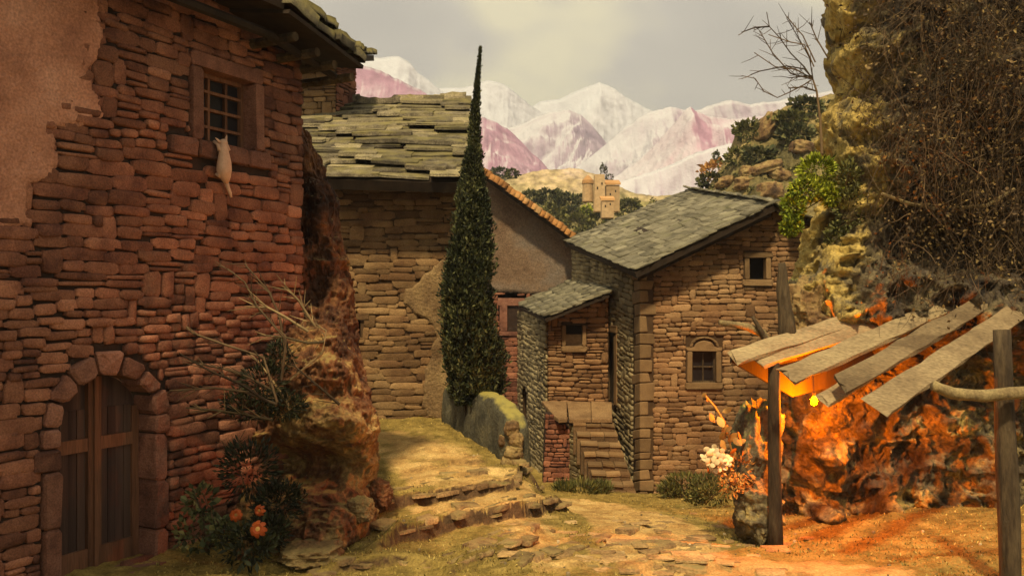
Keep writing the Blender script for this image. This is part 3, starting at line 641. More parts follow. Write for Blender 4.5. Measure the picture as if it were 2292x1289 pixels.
for s in (-1, 1):
    v = dsp-.01
    for j, h in enumerate((.2, .23, .57, .62) if s < 0 else (.22, .53, .55, .32)):
        wd_ = (.2, .28, .19, .18)[j] if s < 0 else (.2, .16, .17, .17)[j]
        u0, u1 = (du-hw-wd_, du-hw) if s < 0 else (du+hw, du+hw+wd_)
        quick('jamb_stone', block(lw, rect(u0, u1, v-h+.012, v), -.25, .09, .025, .01, j), 'dressed_red', H1); v -= h
quick('threshold', block(lw, rect(du-hw-.1, du+hw+.16, dv0-.16, dv0+.01), -.3, .28, .02, .01, 3), 'dressed_red', H1)
dn = -.2                                                     # door leaf plane
door = quick('door', (lambda vf: vf)(([lw.p(u, v, dn-.05) for u, v in arch(du, hw, dsp, dap-dsp, dv0)]+[lw.p(u, v, dn-.09) for u, v in arch(du, hw, dsp, dap-dsp, dv0)], [tuple(range(17)), tuple(reversed(range(17, 34)))])), 'wood_panel', H1)
for s in (-1, 1):
    a, b = (du-hw+.0, du-.005) if s < 0 else (du+.005, du+hw)
    for j in range(4):                                       # boards of the panel
        x0 = a+.09+(b-a-.17)*j/4; x1 = a+.09+(b-a-.17)*(j+1)/4-.006
        quick('door_board', wbox(lw, x0, x1, dv0+.2, dsp+.12, dn-.05, dn-.035+.006*(j % 2)), 'wood_panel', door)
    st_o = (a, a+.09) if s < 0 else (b-.09, b); st_i = (b-.075, b) if s < 0 else (a, a+.075)
    quick('door_stile', wbox(lw, *st_o, dv0+.02, dsp+.1, dn-.05, dn+.0), 'wood_door', door)
    quick('door_stile', wbox(lw, *st_i, dv0+.02, dap-.03, dn-.05, dn+.012), 'wood_door', door)
    x0, x1 = (st_o[1], st_i[0]) if s < 0 else (st_i[1], st_o[0])
    quick('door_rail', wbox(lw, x0, x1, dv0+.02, dv0+.24, dn-.05, dn+.004), 'wood_door', door)
    quick('door_rail', wbox(lw, x0, x1, dsp-.33, dsp-.19, dn-.05, dn+.004), 'wood_door', door)
quick('cover_strip', wbox(lw, du-.022, du+.022, dv0+.02, dap-.03, dn+.012, dn+.04), 'wood_door', door)
# window
quick('lintel', block(lw, rect(wa[0]-.17, wb[0]+.15, wt, wt+.17), -.2, .085, .02), 'dressed_red', H1)
quick('jamb_stone', block(lw, rect(wa[0]-.16, wa[0], wbm, wt), -.2, .085, .02), 'dressed_red', H1)
quick('jamb_stone', block(lw, rect(wb[0], wb[0]+.15, wbm, wt), -.2, .085, .02), 'dressed_red', H1)
us = np.linspace(wa[0]-.48, wb[0]+.28, 5)
for i in range(4): quick('sill_stone', block(lw, rect(us[i]+.006, us[i+1]-.006, wbm-.21, wbm-.005), -.2, .10, .02, .012, i), 'dressed_red', H1)
wood_grid(H1, lw, wa[0], wb[0], wbm, wt, -.16, 2, 3, .035, 'wood_door', .05)
# roof: overhanging verge of stacked slabs that falls towards the back
A0, A1 = W(806, 118, 12.4), W(640, -12, 10.6); dirv = (A1-A0); A2 = A1-LU*5.5+Vector((0, 0, .12))
inn = Vector((-.885, .4655, 0))*4.5+Vector((0, 0, .75))
slates(H1, A1, A0, A1+inn, A0+inn, 14, (.25, .6), 'slate_dark', 5, thick=.07, tilt=.10, deck=.07, over=1.9)
low = Vector((.06, -.03, -.17)); slates(H1, A1+low, A0+low, A1+low+inn*.3, A0+low+inn*.3, 5, (.3, .7), 'slate_dark', 8, thick=.09, tilt=.08, deck=.05, over=1.6, name='verge_slabs')
slates(H1, A2, A1, A2+inn, A1+inn, 10, (.3, .7), 'slate_dark', 6, thick=.07, tilt=.10, deck=.16, over=1.9, name='unseen_shade_roof')  # eave out of view, set low to shade the wall below
for i, s_ in enumerate((.02, .28, .52, .8)):     # rafters that carry the overhang
    p = A0+dirv*s_-Vector((0, 0, .34)); q = p+Vector((-.885, .4655, 0))*1.15
    Vt, Ft = tube([p+(q-p)*.1, q], [.06, .07], 7); quick('rafter', (Vt, Ft), 'wood_log', H1)
p = A0-Vector((0, 0, .30)); Vt, Ft = tube([p+Vector((-.35, .2, -.02)), p+dirv*.9+Vector((-.35, .16, -.06)), p+dirv*1.0-LU*3+Vector((-.35, .16, -.06))], [.05, .06, .06], 7); quick('eaves_beam', (Vt, Ft), 'wood_dark', H1)

# ------------------------------------------------------------------ small stone tower behind its roof
d = 21.2
tw = Wall(W(660, 670, d), (1, 0, 0), (0, 0, 1)); a, b = tw.uv(640, 100)[0], tw.uv(752, 100)[0]; vt, vb_ = tw.uv(700, 92)[1], tw.uv(700, 330)[1]
H2 = thing('stone_tower', 'small yellow lit stone tower with slab roof rising behind the slate roof', 'tower', tw.p((a+b)/2, vb_-1, -.5))
build_wall(H2, tw, [(a, vb_), (b, vb_), (b, vt), (a, vt+.1)], [], [], 'stone_tan', 'mortar_brown', (.11, .18), (.2, .5), 31, prot=.06, thick=.2)
tw2 = Wall(tw.p(b, 0, 0), Vector((.34, 1.0, 0)), (0, 0, 1)); 
build_wall(H2, tw2, [(0, vb_), (.95, vb_), (.95, vt), (0, vt)], [], [], 'stone_red', 'mortar_dark', (.11, .18), (.2, .5), 32, prot=.04, thick=.2, name='side_wall')
e0, e1 = W(690, 128, 20.3), W(806, 122, 20.3)
slates(H2, e0-Vector((.6, 0, 0)), e1, e0+Vector((-.6, 2, .55)), e1+Vector((0, 2, .55)), 4, (.4, .8), 'slate_dark', 33, thick=.09, deck=.14)
for i in range(3):
    p0 = W(700+i*36, 100+i*6, 20.6); Mx = Matrix.Translation(p0) @ Matrix.Rotation(.12*i-.05, 4, 'Y') @ Matrix.Diagonal((.75, .7, .12, 1)); add('slab', mesh('slab', LV[i][0], LV[i][1]), M['slate_dark'], H2, Mx)

# ------------------------------------------------------------------ middle stone house
d = 19.0
mw = Wall(W(1146, 670, d), (1, 0, 0), (0, 0, 1))
H3 = thing('stone_house', 'tan stone house under a wide grey slate roof beside the cypress', 'house', mw.p(-2.5, -2.7, -1.5))
L_, R_ = mw.uv(640, 0)[0], mw.uv(1062, 0)[0]; vb_, vt = mw.uv(0, 985)[1], mw.uv(0, 396)[1]
sw_h = rect(mw.uv(783, 0)[0], mw.uv(806, 0)[0], mw.uv(0, 756)[1], mw.uv(0, 716)[1])
pp1 = [mw.uv(*p) for p in [(1005, 575), (975, 590), (950, 615), (915, 650), (908, 680), (925, 705), (960, 715), (975, 750), (962, 790), (945, 840), (942, 890), (955, 935), (1005, 955), (1070, 955), (1070, 575)]]
pin = [(u+.1, v) for u, v in pp1]
build_wall(H3, mw, [(L_, vb_), (R_, vb_), (R_, vt), (L_, vt)], [sw_h], [rect(sw_h[0][0]-.05, sw_h[1][0]+.06, sw_h[0][1]-.1, sw_h[2][1]+.14), pin], 'stone_tan', 'mortar_brown', (.105, .18), (.28, .66), 41, prot=.045, gap=.015, warp=.045, thin=.04, tall=.04)
plaster(H3, mw, pp1, 'plaster_tan', proud=.075, seed=6, ragged=.14)
quick('lintel', block(mw, rect(sw_h[0][0]-.12, sw_h[1][0]+.2, sw_h[2][1], sw_h[2][1]+.14), -.2, .06, .015), 'stone_tan', H3)
quick('sill', block(mw, rect(sw_h[0][0]-.1, sw_h[1][0]+.1, sw_h[0][1]-.1, sw_h[0][1]), -.2, .06, .015), 'stone_tan', H3)
quick('window_recess', wbox(mw, sw_h[0][0]-.02, sw_h[1][0]+.02, sw_h[0][1]-.02, sw_h[2][1]+.02, -.32, -.29), 'void', H3)
V = [mw.p(R_, v, n) for v, n in ((vb_-1.5, .001), (vt, .001), (vt, -6), (vb_-1.5, -6))]; V += [v-Vector((.3, 0, 0)) for v in V]
quick('side_wall', (V, [(0, 1, 2, 3)[::-1], (4, 5, 6, 7), (0, 1, 5, 4), (1, 2, 6, 5)]), 'plaster_tan', H3)
slates(H3, W(630, 396, 17.95), W(1043, 408, 17.95), W(630, 234, 22.2), W(1052, 224, 22.2), 21, (.35, 1.5), 'slate', 44, thick=.055, tilt=.15, deck=.22, wav=.12, over=1.8)
r_ = random.Random(5)
for i in range(9):                                           # ridge stones
    px = 640+i*47; Mx = Matrix.Translation(W(px, 231+r_.uniform(-4, 4)-i*.8, 22.2)) @ Matrix.Rotation(r_.uniform(-.1, .1), 4, 'Y') @ Matrix.Diagonal((.62, .6, .16, 1)); add('ridge_stone', mesh('ridge_stone', LV[i % 14][0], LV[i % 14][1]), M['slate'], H3, Mx)

# ------------------------------------------------------------------ plastered house behind the alley
d = 31.0
gw = Wall(W(1146, 670, d), (1, 0, 0), (0, 0, 1))
H4 = thing('plastered_house', 'brown plastered house with orange tiled verge and lattice window behind the cypress', 'house', gw.p(.5, -6.5, -2))
lat = rect(*[gw.uv(1136, 0)[0], gw.uv(1168, 0)[0]], gw.uv(0, 742)[1], gw.uv(0, 684)[1])
gp = [gw.uv(*p) for p in [(1040, 1120), (1300, 1120), (1300, 548), (1280, 533), (1092, 402), (1040, 440)]]
V, Fc = backing(gw, gp, [lat], .3); wl = add('wall', mesh('wall', V, Fc), M['mortar_dark'], H4)
plaster(H4, gw, [gw.uv(*p) for p in [(1035, 650), (1300, 660), (1305, 545), (1280, 530), (1092, 400), (1035, 440)]], 'plaster_grey', proud=.06, res=.06, seed=9, ragged=.1)
build_wall(H4, gw, [gw.uv(*p) for p in [(1040, 1110), (1210, 1110), (1210, 655), (1040, 655)]], [], [[(u, v) for u, v in rect(lat[0][0]-.3, lat[1][0]+.15, lat[0][1]-.1, lat[2][1]+.28)]], 'stone_red', 'mortar_dark', (.14, .2), (.3, .55), 51, prot=.04, thick=.02, name='lower_wall')
quick('lintel', block(gw, rect(lat[0][0]-.35, lat[1][0]+.2, lat[2][1], lat[2][1]+.26), -.2, .08, .02), 'dressed_red', H4)
quick('jamb_stone', block(gw, rect(lat[0][0]-.28, lat[0][0], lat[0][1], lat[2][1]), -.2, .08, .02), 'dressed_red', H4)
quick('sill', block(gw, rect(lat[0][0]-.3, lat[1][0]+.2, lat[0][1]-.14, lat[0][1]), -.2, .10, .02), 'dressed_red', H4)
wood_grid(H4, gw, lat[0][0], lat[1][0], lat[0][1], lat[2][1], -.05, 1, 2, .09, 'tile', .06)
r0, r1 = W(1078, 384, 30.2), W(1284, 533, 30.2); n_ = 22     # row of verge tiles
back = Vector((0, 5, .6))
V = [r0, r1, r1+back, r0+back]; V += [v-Vector((0, 0, .2)) for v in V]
ro4 = quick('roof', (V, [(0, 1, 2, 3), (7, 6, 5, 4), (0, 4, 5, 1), (1, 5, 6, 2), (3, 7, 4, 0)]), 'wood_dark', H4)
for i in range(n_):
    p = r0.lerp(r1, (i+.5)/n_); dv = (r1-r0).normalized(); w_ = (r1-r0).length/n_
    for k in range(4):
        Mx = Matrix((dv*w_*1.5, Vector((0, .62, .05)), Vector((0.3, 0, .95))*.14)).transposed().to_4x4(); Mx.translation = p+Vector((0, .2+k*.55, .06+.02*k+rng.uniform(-.02, .03)))
        add('tile', SMESH.setdefault(('tile', i % 5), mesh('tile', SV[i % 5][0], SV[i % 5][1], smooth=True)), M['tile'], ro4, Mx)

# ------------------------------------------------------------------ stone house on the right with its annex
fw = Wall(W(1435, 670, 22), Vector((1, .0, 0)), (0, 0, 1))            # front gable wall
H5 = thing('stone_house', 'brown stone house with pale corner stones and green grey slate roof above the stairs', 'house', fw.p(1.8, -4.9, -3))
def rp(w, a, b, c, d):      # rectangle from photo pixels
    p, q = w.uv(a, d), w.uv(b, c); return rect(p[0], q[0], p[1], q[1])
wu = rp(fw, 1677, 1714, 577, 626); wl5 = rp(fw, 1549, 1602, 786, 856)
fpoly = [fw.uv(*p) for p in [(1436, 1135), (1850, 1125), (1850, 500), (1800, 484), (1724, 462), (1436, 602)]]
qex = [fw.uv(*p) for p in [(1430, 1140), (1462, 1140), (1462, 600), (1430, 600)]]
def grow(r, l, rr, b, t): return rect(r[0][0]-l, r[1][0]+rr, r[0][1]-b, r[2][1]+t)
build_wall(H5, fw, fpoly, [wu, wl5], [grow(wu, .15, .13, .15, .14), grow(wl5, .16, .16, .2, .3), qex], 'stone_brown', 'mortar_brown', (.10, .165), (.2, .5), 61, prot=.042, gap=.013, budget=215, warp=.03, thin=.04, tall=.03)
def window_surround(w, r, hood=False):
    (u0, v0), (u1, _), (_, v1), _ = r
    quick('jamb_stone', block(w, rect(u0-.13, u0, v0, v1), -.2, .06, .02), 'quoin', H5); quick('jamb_stone', block(w, rect(u1, u1+.12, v0, v1), -.2, .06, .02), 'quoin', H5)
    quick('sill', block(w, rect(u0-.18, u1+.16, v0-.15, v0-.002), -.2, .10, .02), 'quoin', H5)
    if hood:
        q = [(u0-.15, v1), (u1+.15, v1), (u1+.15, v1+.1)]+[((u0+u1)/2+.26*math.cos(a), v1+.1+.17*math.sin(a)) for a in [math.pi*i/6 for i in range(7)]]+[(u0-.15, v1+.1)]
        quick('lintel', block(w, q, -.2, .06, .02), 'quoin', H5)
        q = [((u0+u1)/2+.36*math.cos(a), v1+.12+.25*math.sin(a)) for a in [math.pi*i/8 for i in range(9)]]
        for i in range(8): quick('hood_stone', block(w, [q[i], q[i+1], ((q[i+1][0]-(u0+u1)/2)*.82+(u0+u1)/2, (q[i+1][1]-v1-.12)*.82+v1+.12), ((q[i][0]-(u0+u1)/2)*.82+(u0+u1)/2, (q[i][1]-v1-.12)*.82+v1+.12)], -.1, .085, .01, .004, i), 'quoin', H5)
    else: quick('lintel', block(w, rect(u0-.16, u1+.16, v1+.002, v1+.13), -.2, .07, .02), 'quoin', H5)
window_surround(fw, wu); window_surround(fw, wl5, True)
quick('window_recess', wbox(fw, wu[0][0]-.03, wu[1][0]+.03, wu[0][1]-.03, wu[2][1]+.03, -.4, -.31), 'void', H5)
wood_grid(H5, fw, wl5[0][0], wl5[1][0], wl5[0][1], wl5[2][1], -.12, 1, 1, .035, 'wood_log', .04)
# long side that falls away to the left; its courses run down towards us with the lane
c0, c1 = W(1436, 602, 22), W(1284, 556, 30); b0 = W(1436, 1135, 22)
sU = (W(1436, 780, 22)-W(1284, 700, 30)).normalized(); c1 = Vector((c1.x, c1.y, c1.z))
sw5 = Wall(W(1436, 670, 22), sU, (0, 0, 1)); sw5.N = sw5.N
def sp(*ps): return [sw5.uv(*p) for p in ps]
dh = sp((1352, 896), (1379, 905), (1379, 752), (1352, 740))
spoly = sp((1282, 1010), (1435, 1160), (1435, 602), (1282, 545))
build_wall(H5, sw5, spoly, [dh], [[(u, v) for u, v in sp((1344, 905), (1383, 925), (1383, 738), (1344, 726))], sp((1418, 1180), (1440, 1180), (1440, 600), (1418, 590))], 'stone_grey', 'mortar_brown', (.10, .165), (.26, .6), 62, prot=.05, gap=.022, budget=85, warp=.03, name='side_wall', thin=.03, tall=.03)
q = sp((1379, 905), (1385, 908), (1385, 746), (1379, 752)); quick('jamb_stone', block(sw5, q, -.25, .07, .015), 'quoin', H5)
q = sp((1344, 893), (1352, 896), (1352, 740), (1344, 738)); quick('jamb_stone', block(sw5, q, -.25, .07, .015), 'quoin', H5)
q = sp((1344, 738), (1385, 746), (1385, 730), (1344, 721)); quick('lintel', block(sw5, q, -.25, .08, .015), 'quoin', H5)
do5 = quick('door', ([sw5.p(u, v, -.2) for u, v in dh]+[sw5.p(u, v, -.26) for u, v in dh], [(0, 1, 2, 3), (7, 6, 5, 4)]), 'wood_dark', H5)
for j in range(3):
    a_, b_ = j/3+.02, (j+1)/3-.02; L0, L1 = Vector((*dh[0], 0)), Vector((*dh[1], 0)); T0, T1 = Vector((*dh[3], 0)), Vector((*dh[2], 0))
    P4 = [L0.lerp(L1, a_), L0.lerp(L1, b_), T0.lerp(T1, b_), T0.lerp(T1, a_)]
    quick('door_board', ([sw5.p(p.x, p.y, -.2+.001) for p in P4]+[sw5.p(p.x, p.y, -.17) for p in P4], [(4, 5, 6, 7), (0, 1, 5, 4), (1, 2, 6, 5), (2, 3, 7, 6), (3, 0, 4, 7)]), 'wood_log', do5)
# corner stones, alternately long on one side and on the other
y = 606; i = 0; r_ = random.Random(3)
while y < 1122:
    h = r_.uniform(15, 42); lf, rt = (r_.uniform(9, 14), r_.uniform(20, 32)) if i % 2 else (r_.uniform(12, 20), r_.uniform(11, 20)); i += 1
    y2 = min(y+h, 1135)
    P8 = []
    for yy in (y+1, y2-1):
        f_ = fw.uv(1436+rt+r_.uniform(-4, 4), yy+r_.uniform(-2, 2)); g_ = sw5.uv(1436-lf+r_.uniform(-2, 2), yy+(lf*.3 if yy > 640 else 0))
        o_ = fw.O+fw.V*fw.uv(1436, yy)[1]
        out_ = (fw.N+sw5.N).normalized()*.06
        P8.append([fw.p(f_[0], f_[1], .05), o_+out_, sw5.p(g_[0], g_[1], .05), o_-out_*4])
    V = P8[0]+P8[1]
    me = mesh('corner_stone', V, [(0, 1, 5, 4)[::-1], (1, 2, 6, 5)[::-1], (2, 3, 7, 6)[::-1], (3, 0, 4, 7)[::-1], (0, 1, 2, 3), (7, 6, 5, 4)])
    o = add('corner_stone', me, M['quoin'], H5); bv = o.modifiers.new('bevel', 'BEVEL'); bv.width = .022; bv.segments = 2
    y = y2
slates(H5, W(1262, 541, 30.2), W(1420, 607, 21.3), W(1548, 424, 30.2), W(1730, 457, 21.3), 20, (.22, .75), 'slate_green', 63, thick=.03, tilt=.06, deck=.16, over=1.7)
E0, E1 = W(1730, 457, 21.6), W(1900, 530, 21.6); back = Vector((-.3, 8.6, 1.4))
slates(H5, E1, E1+back, E0, E0+back, 6, (.4, .7), 'slate_green', 64, deck=.12, budget=10)
p0, p1 = W(1428, 614, 21.45), W(1727, 470, 21.45); quick('verge_board', ([p0, p1, p1-Vector((0, 0, .16)), p0-Vector((0, 0, .16))]+[v+Vector((0, .06, 0)) for v in (p0, p1, p1-Vector((0, 0, .16)), p0-Vector((0, 0, .16)))], [(3, 2, 1, 0), (0, 1, 5, 4), (2, 3, 7, 6), (4, 5, 6, 7)]), 'wood_dark', H5)
# annex
aw = Wall(W(1226, 670, 24.8), (1, 0, 0), (0, 0, 1))
ah = rp(aw, 1267, 1303, 728, 774)
build_wall(H5, aw, [aw.uv(*p) for p in [(1226, 1000), (1362, 1000), (1362, 662), (1226, 714)]], [ah], [grow(ah, .13, .12, .17, .1)], 'stone_brown', 'mortar_brown', (.11, .17), (.24, .55), 65, prot=.045, budget=60, name='annex_wall')
(u0, v0), (u1, _), (_, v1), _ = ah
quick('jamb_stone', block(aw, rect(u0-.12, u0, v0, v1), -.2, .06, .02), 'quoin', H5); quick('jamb_stone', block(aw, rect(u1, u1+.11, v0, v1), -.2, .06, .02), 'quoin', H5)
quick('sill', block(aw, rect(u0-.14, u1+.14, v0-.17, v0), -.2, .12, .03), 'quoin', H5); quick('lintel', block(aw, rect(u0-.15, u1+.14, v1, v1+.1), -.2, .05, .02), 'wood_dark', H5)
quick('shutter', wbox(aw, u0, u1, v0, v0+(v1-v0)*.55, -.2, -.16), 'wood_plank', H5); quick('window_recess', wbox(aw, u0-.02, u1+.02, v0-.02, v1+.02, -.36, -.31), 'void', H5)
avU = (W(1226, 800, 24.8)-W(1160, 770, 31)).normalized(); av = Wall(W(1226, 670, 24.8), avU, (0, 0, 1))
nh = [av.uv(*p) for p in [(1168, 940), (1181, 955), (1181, 885), (1178, 872), (1173, 866), (1169, 872)]]
build_wall(H5, av, [av.uv(*p) for p in [(1160, 1075), (1225, 1120), (1225, 712), (1160, 690)]], [nh], [], 'stone_grey', 'mortar_brown', (.12, .18), (.3, .6), 66, prot=.045, budget=30, name='annex_side_wall')
quick('niche_back', ([av.p(u, v, -.28) for u, v in [(nh[0][0]-.1, nh[0][1]-.2), (nh[1][0]+.1, nh[1][1]-.2), (nh[1][0]+.1, nh[4][1]+.2), (nh[0][0]-.1, nh[4][1]+.2)]], [(0, 1, 2, 3)]), 'void', H5)
slates(H5, W(1158, 684, 30.5), W(1219, 712, 24.2), W(1320, 612, 30.5), W(1361, 656, 24.2), 9, (.3, .6), 'slate_green', 67, thick=.04, tilt=.09, deck=.1, budget=90)

M['riser'] = mat('shade_dark_riser_stone', [(.09, .054, .027), (.16, .10, .05)], 3, bump=.8, bscale=20, rnd=.5, fine=(40, .3))  # darker colour paints the shade on the risers below the treads
M['landing'] = mat('worn_brown_slab', [(.13, .078, .038), (.215, .135, .066), (.27, .18, .09)], 2.2, bump=.8, bscale=14, rnd=.3, fine=(30, .3), dist=.03)
# ------------------------------------------------------------------ outside stairs, landing and pier
ST = thing('stone_staircase', 'worn stone stairs climbing to a slab landing beside the house corner', 'staircase', W(1370, 1110, 22.4))
n = 8
for i in range(n):
    t = i/(n-1); dd = 23.22-1.7*t; y = 949+ (1104-949)*t; xl = 1283+ (1340-1283)*t; xr = 1376+(1426-1376)*t
    p0, p1 = W(xl, y, dd), W(xr, y+2, dd)
    run, h = .42, .24; j = lambda: rng.uniform(-.02, .02)
    cuts = [0, rng.uniform(.3, .45), rng.uniform(.6, .75), 1]
    for c in range(3):
        a, b = p0.lerp(p1, cuts[c]), p0.lerp(p1, cuts[c+1]); a = a+Vector((.006, 0, j())); b = b-Vector((.006, 0, -j()))
        up = Vector((0, run, .06)); dn_ = Vector((0, 0, -h-.5)); nose = Vector((0, -.03+j(), 0))
        V = [a+nose, b+nose, b+up, a+up]; V2 = [v-Vector((0, 0, .05)) for v in V]
        quick('step', (V+V2, [(0, 1, 2, 3), (0, 4, 5, 1), (1, 5, 6, 2), (3, 7, 4, 0), (7, 6, 5, 4)]), 'quoin' if rng.random() < .6 else 'stone_tan', ST)
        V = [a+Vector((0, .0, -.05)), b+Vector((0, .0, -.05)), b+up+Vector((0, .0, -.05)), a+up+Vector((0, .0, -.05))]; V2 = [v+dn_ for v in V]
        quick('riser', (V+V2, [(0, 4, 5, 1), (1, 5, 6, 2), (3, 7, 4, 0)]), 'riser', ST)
# landing slab
for k, (xa, xb, ya, yb, xc) in enumerate([(1212, 1268, 896, 930, 1240), (1269, 1322, 897, 938, 1274), (1323, 1369, 898, 937, 1324)]):
    db = 23.3 if k else 23.55
    q = [W(xa, ya, 24.75), W(xb, ya+1, 24.75), W(xb+1.5, 937, 23.3), W(xc+10, 938, 23.3), W(xc, yb, db)]; q = [p+Vector((0, 0, rng.uniform(-.012, .012))) for p in q]
    V = q+[p-Vector((0, 0, .11)) for p in q]; o = quick('landing_slab', (V, [(4, 3, 2, 1, 0), (5, 6, 7, 8, 9)]+[(i, (i+1) % 5, 5+(i+1) % 5, 5+i) for i in range(5)]), 'landing', ST); bv = o.modifiers.new('bevel', 'BEVEL'); bv.width = .02; bv.segments = 2
Vt, Ft = tube([W(1255, 943, 23.5), W(1372, 944, 23.55)], [.05, .05], 7); quick('beam', (Vt, Ft), 'wood_dark', ST)
Vt, Ft = tube([W(1230, 925, 23.9), W(1258, 946, 23.4)], [.06, .06], 7); quick('beam', (Vt, Ft), 'wood_dark', ST)
pw = Wall(W(1216, 670, 23.6), (1, .0, 0), (0, 0, 1))
build_wall(ST, pw, [pw.uv(*p) for p in [(1214, 1100), (1278, 1100), (1278, 960), (1262, 948), (1235, 925), (1220, 925), (1218, 980)]], [], [], 'stone_red', 'mortar_dark', (.11, .15), (.2, .36), 71, prot=.05, thick=.35, name='pier', budget=80)
kU = (W(1335, 1085, 22.3)-W(1276, 1010, 23.6)); kw = Wall(W(1276, 670, 23.6), Vector((kU.x, kU.y, -.1)), (0, 0, 1))
build_wall(ST, kw, [kw.uv(*p) for p in [(1276, 1110), (1338, 1120), (1336, 1092), (1310, 1022), (1284, 950), (1276, 948)]], [], [], 'stone_grey', 'stone_grey', (.10, .15), (.22, .4), 72, prot=.04, thick=.06, name='stringer_wall', budget=60)
#@@PART4
# ------------------------------------------------------------------ rocks
from mathutils.bvhtree import BVHTree
def rock(name, c, r, seed, mt, label=None, cat='rock', sub=6, amp=.34, fine=.10, tilt=0, squash=0, parent=None, group=None, kind=None, layer=0):
    bm = bmesh.new(); bmesh.ops.create_icosphere(bm, subdivisions=sub, radius=1)
    Nn = np.array([v.co[:] for v in bm.verts]); Fc = np.array([[v.index for v in f.verts] for f in bm.faces]); bm.free()
    sd = np.array([seed*3.7, seed*1.3, seed*2.1]); R = np.array(r)
    box_ = Nn/np.maximum(np.abs(Nn).max(1, keepdims=True), 1e-6); B = Nn*(1-.35)+box_*.35*.85           # a little blocky
    q = B*R
    sc = 1.0/max(r)
    n = amp*fbm(B+sd, 1.25, 3, seed=seed, ridged=True)+amp*.55*fbm(B+sd, 3.1, 4, gain=.55, seed=seed+7)
    V = q*(1+n[:, None]); V = V+Nn*min(r)*fine*(fbm(V/min(r)+sd, 4.5, 4, gain=.6, seed=seed+3, ridged=True))[:, None]
    if layer:
        k = V[:, 2]/layer+fbm(V+sd, 1.5, 2, seed=seed+2)*1.2; k = k+.6*fbm(V+sd, 3.5, 3, seed=seed+5); V[:, :2] *= (1+.055*np.sign(np.sin(k*6.28))*np.abs(np.sin(k*6.28))**.5)[:, None]
    if tilt: ct, s_ = math.cos(tilt), math.sin(tilt); V = V @ np.array([[ct, 0, -s_], [0, 1, 0], [s_, 0, ct]])
    c = Vector(c); V = V+np.array(c)
    me = mesh(name, V, Fc, smooth=True)
    return add(name, me, M[mt], parent, label=label, cat=cat if label else None, group=group, kind=kind)
def rpx(px, py, d, rx, ry, rd=None): return W(px, py, d), (rx/F*d, rd or (rx+ry)/2/F*d, ry/F*d)
def RK(name, label, px, py, d, rx, ry, seed, mt, **k):
    c, r = rpx(px, py, d, rx, ry, k.pop('rd', None)); return rock(name, c, r, seed, mt, label, **k)
def outcrop():
    ey = [290, 320, 400, 450, 520, 580, 650, 720, 790, 860, 920, 960, 1040, 1090, 1150, 1200, 1250, 1300]
    ex = [668, 690, 716, 752, 752, 768, 780, 790, 800, 815, 828, 838, 842, 826, 828, 818, 800, 790]
    lx = [655, 655, 655, 655, 655, 650, 640, 630, 620, 600, 580, 570, 560, 550, 540, 540, 540, 540]
    dd = [13.4, 13.3, 13.2, 13.1, 12.95, 12.8, 12.6, 12.35, 11.95, 11.5, 11.25, 11.05, 11.3, 11.35, 10.85, 10.55, 10.3, 10.1]
    nu, nv = 200, 330; a = np.linspace(0, 1.25, nu); py = np.linspace(1300, 290, nv); A, PY = np.meshgrid(a, py)
    e_ = np.interp(PY, ey, ex); l_ = np.interp(PY, ey, lx); E = l_+np.minimum(A, 1)*(e_-l_); d0 = np.interp(PY, ey, dd)
    turn = np.clip((A-.62)/.38, 0, 1); D = d0+.75*np.minimum(turn, 1)**2.4+np.where(A > 1, (A-1)*9, 0)+.25*np.clip(.25-A, 0, 1)*4*0
    for hx, hy, rx, ry, dp in [(700, 1035, 95, 42, .75), (600, 1010, 70, 70, .5), (720, 655, 40, 45, .35), (800, 830, 16, 50, .3), (690, 545, 30, 40, .2), (725, 900, 45, 22, .18), (770, 1125, 60, 14, .2)]:
        D = D+dp*np.exp(-((E-hx)/rx)**2-((PY-hy)/ry)**2)
    for hx, hy, rx, ry, dp in [(735, 830, 60, 40, .35), (745, 940, 80, 36, .40), (725, 440, 30, 40, .25), (735, 1165, 80, 40, .25)]:
        D = D-dp*np.exp(-((E-hx)/rx)**2-((PY-hy)/ry)**2)
    X = (E-CX)/F*D-np.where(A > 1, (A-1)*1.2, 0); Z = (HY-PY)/F*D+CZ; P = np.stack([X, D, Z], -1)
    n1 = fbm(P, .9, 3, seed=51, ridged=True); n2 = fbm(P, 2.2, 4, gain=.6, seed=55, ridged=True); n3 = fbm(P, 6, 5, gain=.62, seed=57)
    dsp = (.24*n1+.26*n2)*(1-.5*turn)+.13*n3*(1-.3*turn)+.04*fbm(P, 13, 3, seed=59, ridged=True)
    kz = P[..., 2]*5.5+1.6*fbm(P, 1.6, 3, seed=63); dsp = dsp+.07*np.abs(((kz % 1)+1) % 1-.35)*(.5+fbm(P, 1.2, 2, seed=64))
    dirv = np.stack([.45*turn+.1, -.9+.2*turn, .2+0*turn], -1); dirv /= np.linalg.norm(dirv, axis=-1, keepdims=True); P = P+dirv*dsp[..., None]
    P[..., 2] += .04*fbm(P+9, 3.2, 3, seed=61); me = mesh('rock_outcrop', P.reshape(-1, 3), grid_faces(nu, nv), smooth=False)
    at = me.attributes.new('ochre_shift', 'FLOAT', 'POINT'); at.data.foreach_set('value', (np.interp(PY, [300, 700, 850, 950, 1250], [-.45, -.35, .0, .4, .25])+.5*n2*.6).astype(np.float32).ravel())  # shifts the rock redder high up and more ochre low down
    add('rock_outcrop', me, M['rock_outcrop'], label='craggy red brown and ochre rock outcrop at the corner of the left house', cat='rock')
outcrop()
RK('boulder', 'small pale rock on the path edge under the overhang', 806, 1140, 10.9, 30, 24, 9, 'rock_ochre', rd=.2)
RK('boulder', 'dark little rock where the path meets the outcrop', 846, 1108, 12.0, 26, 30, 10, 'rock_red', rd=.2)
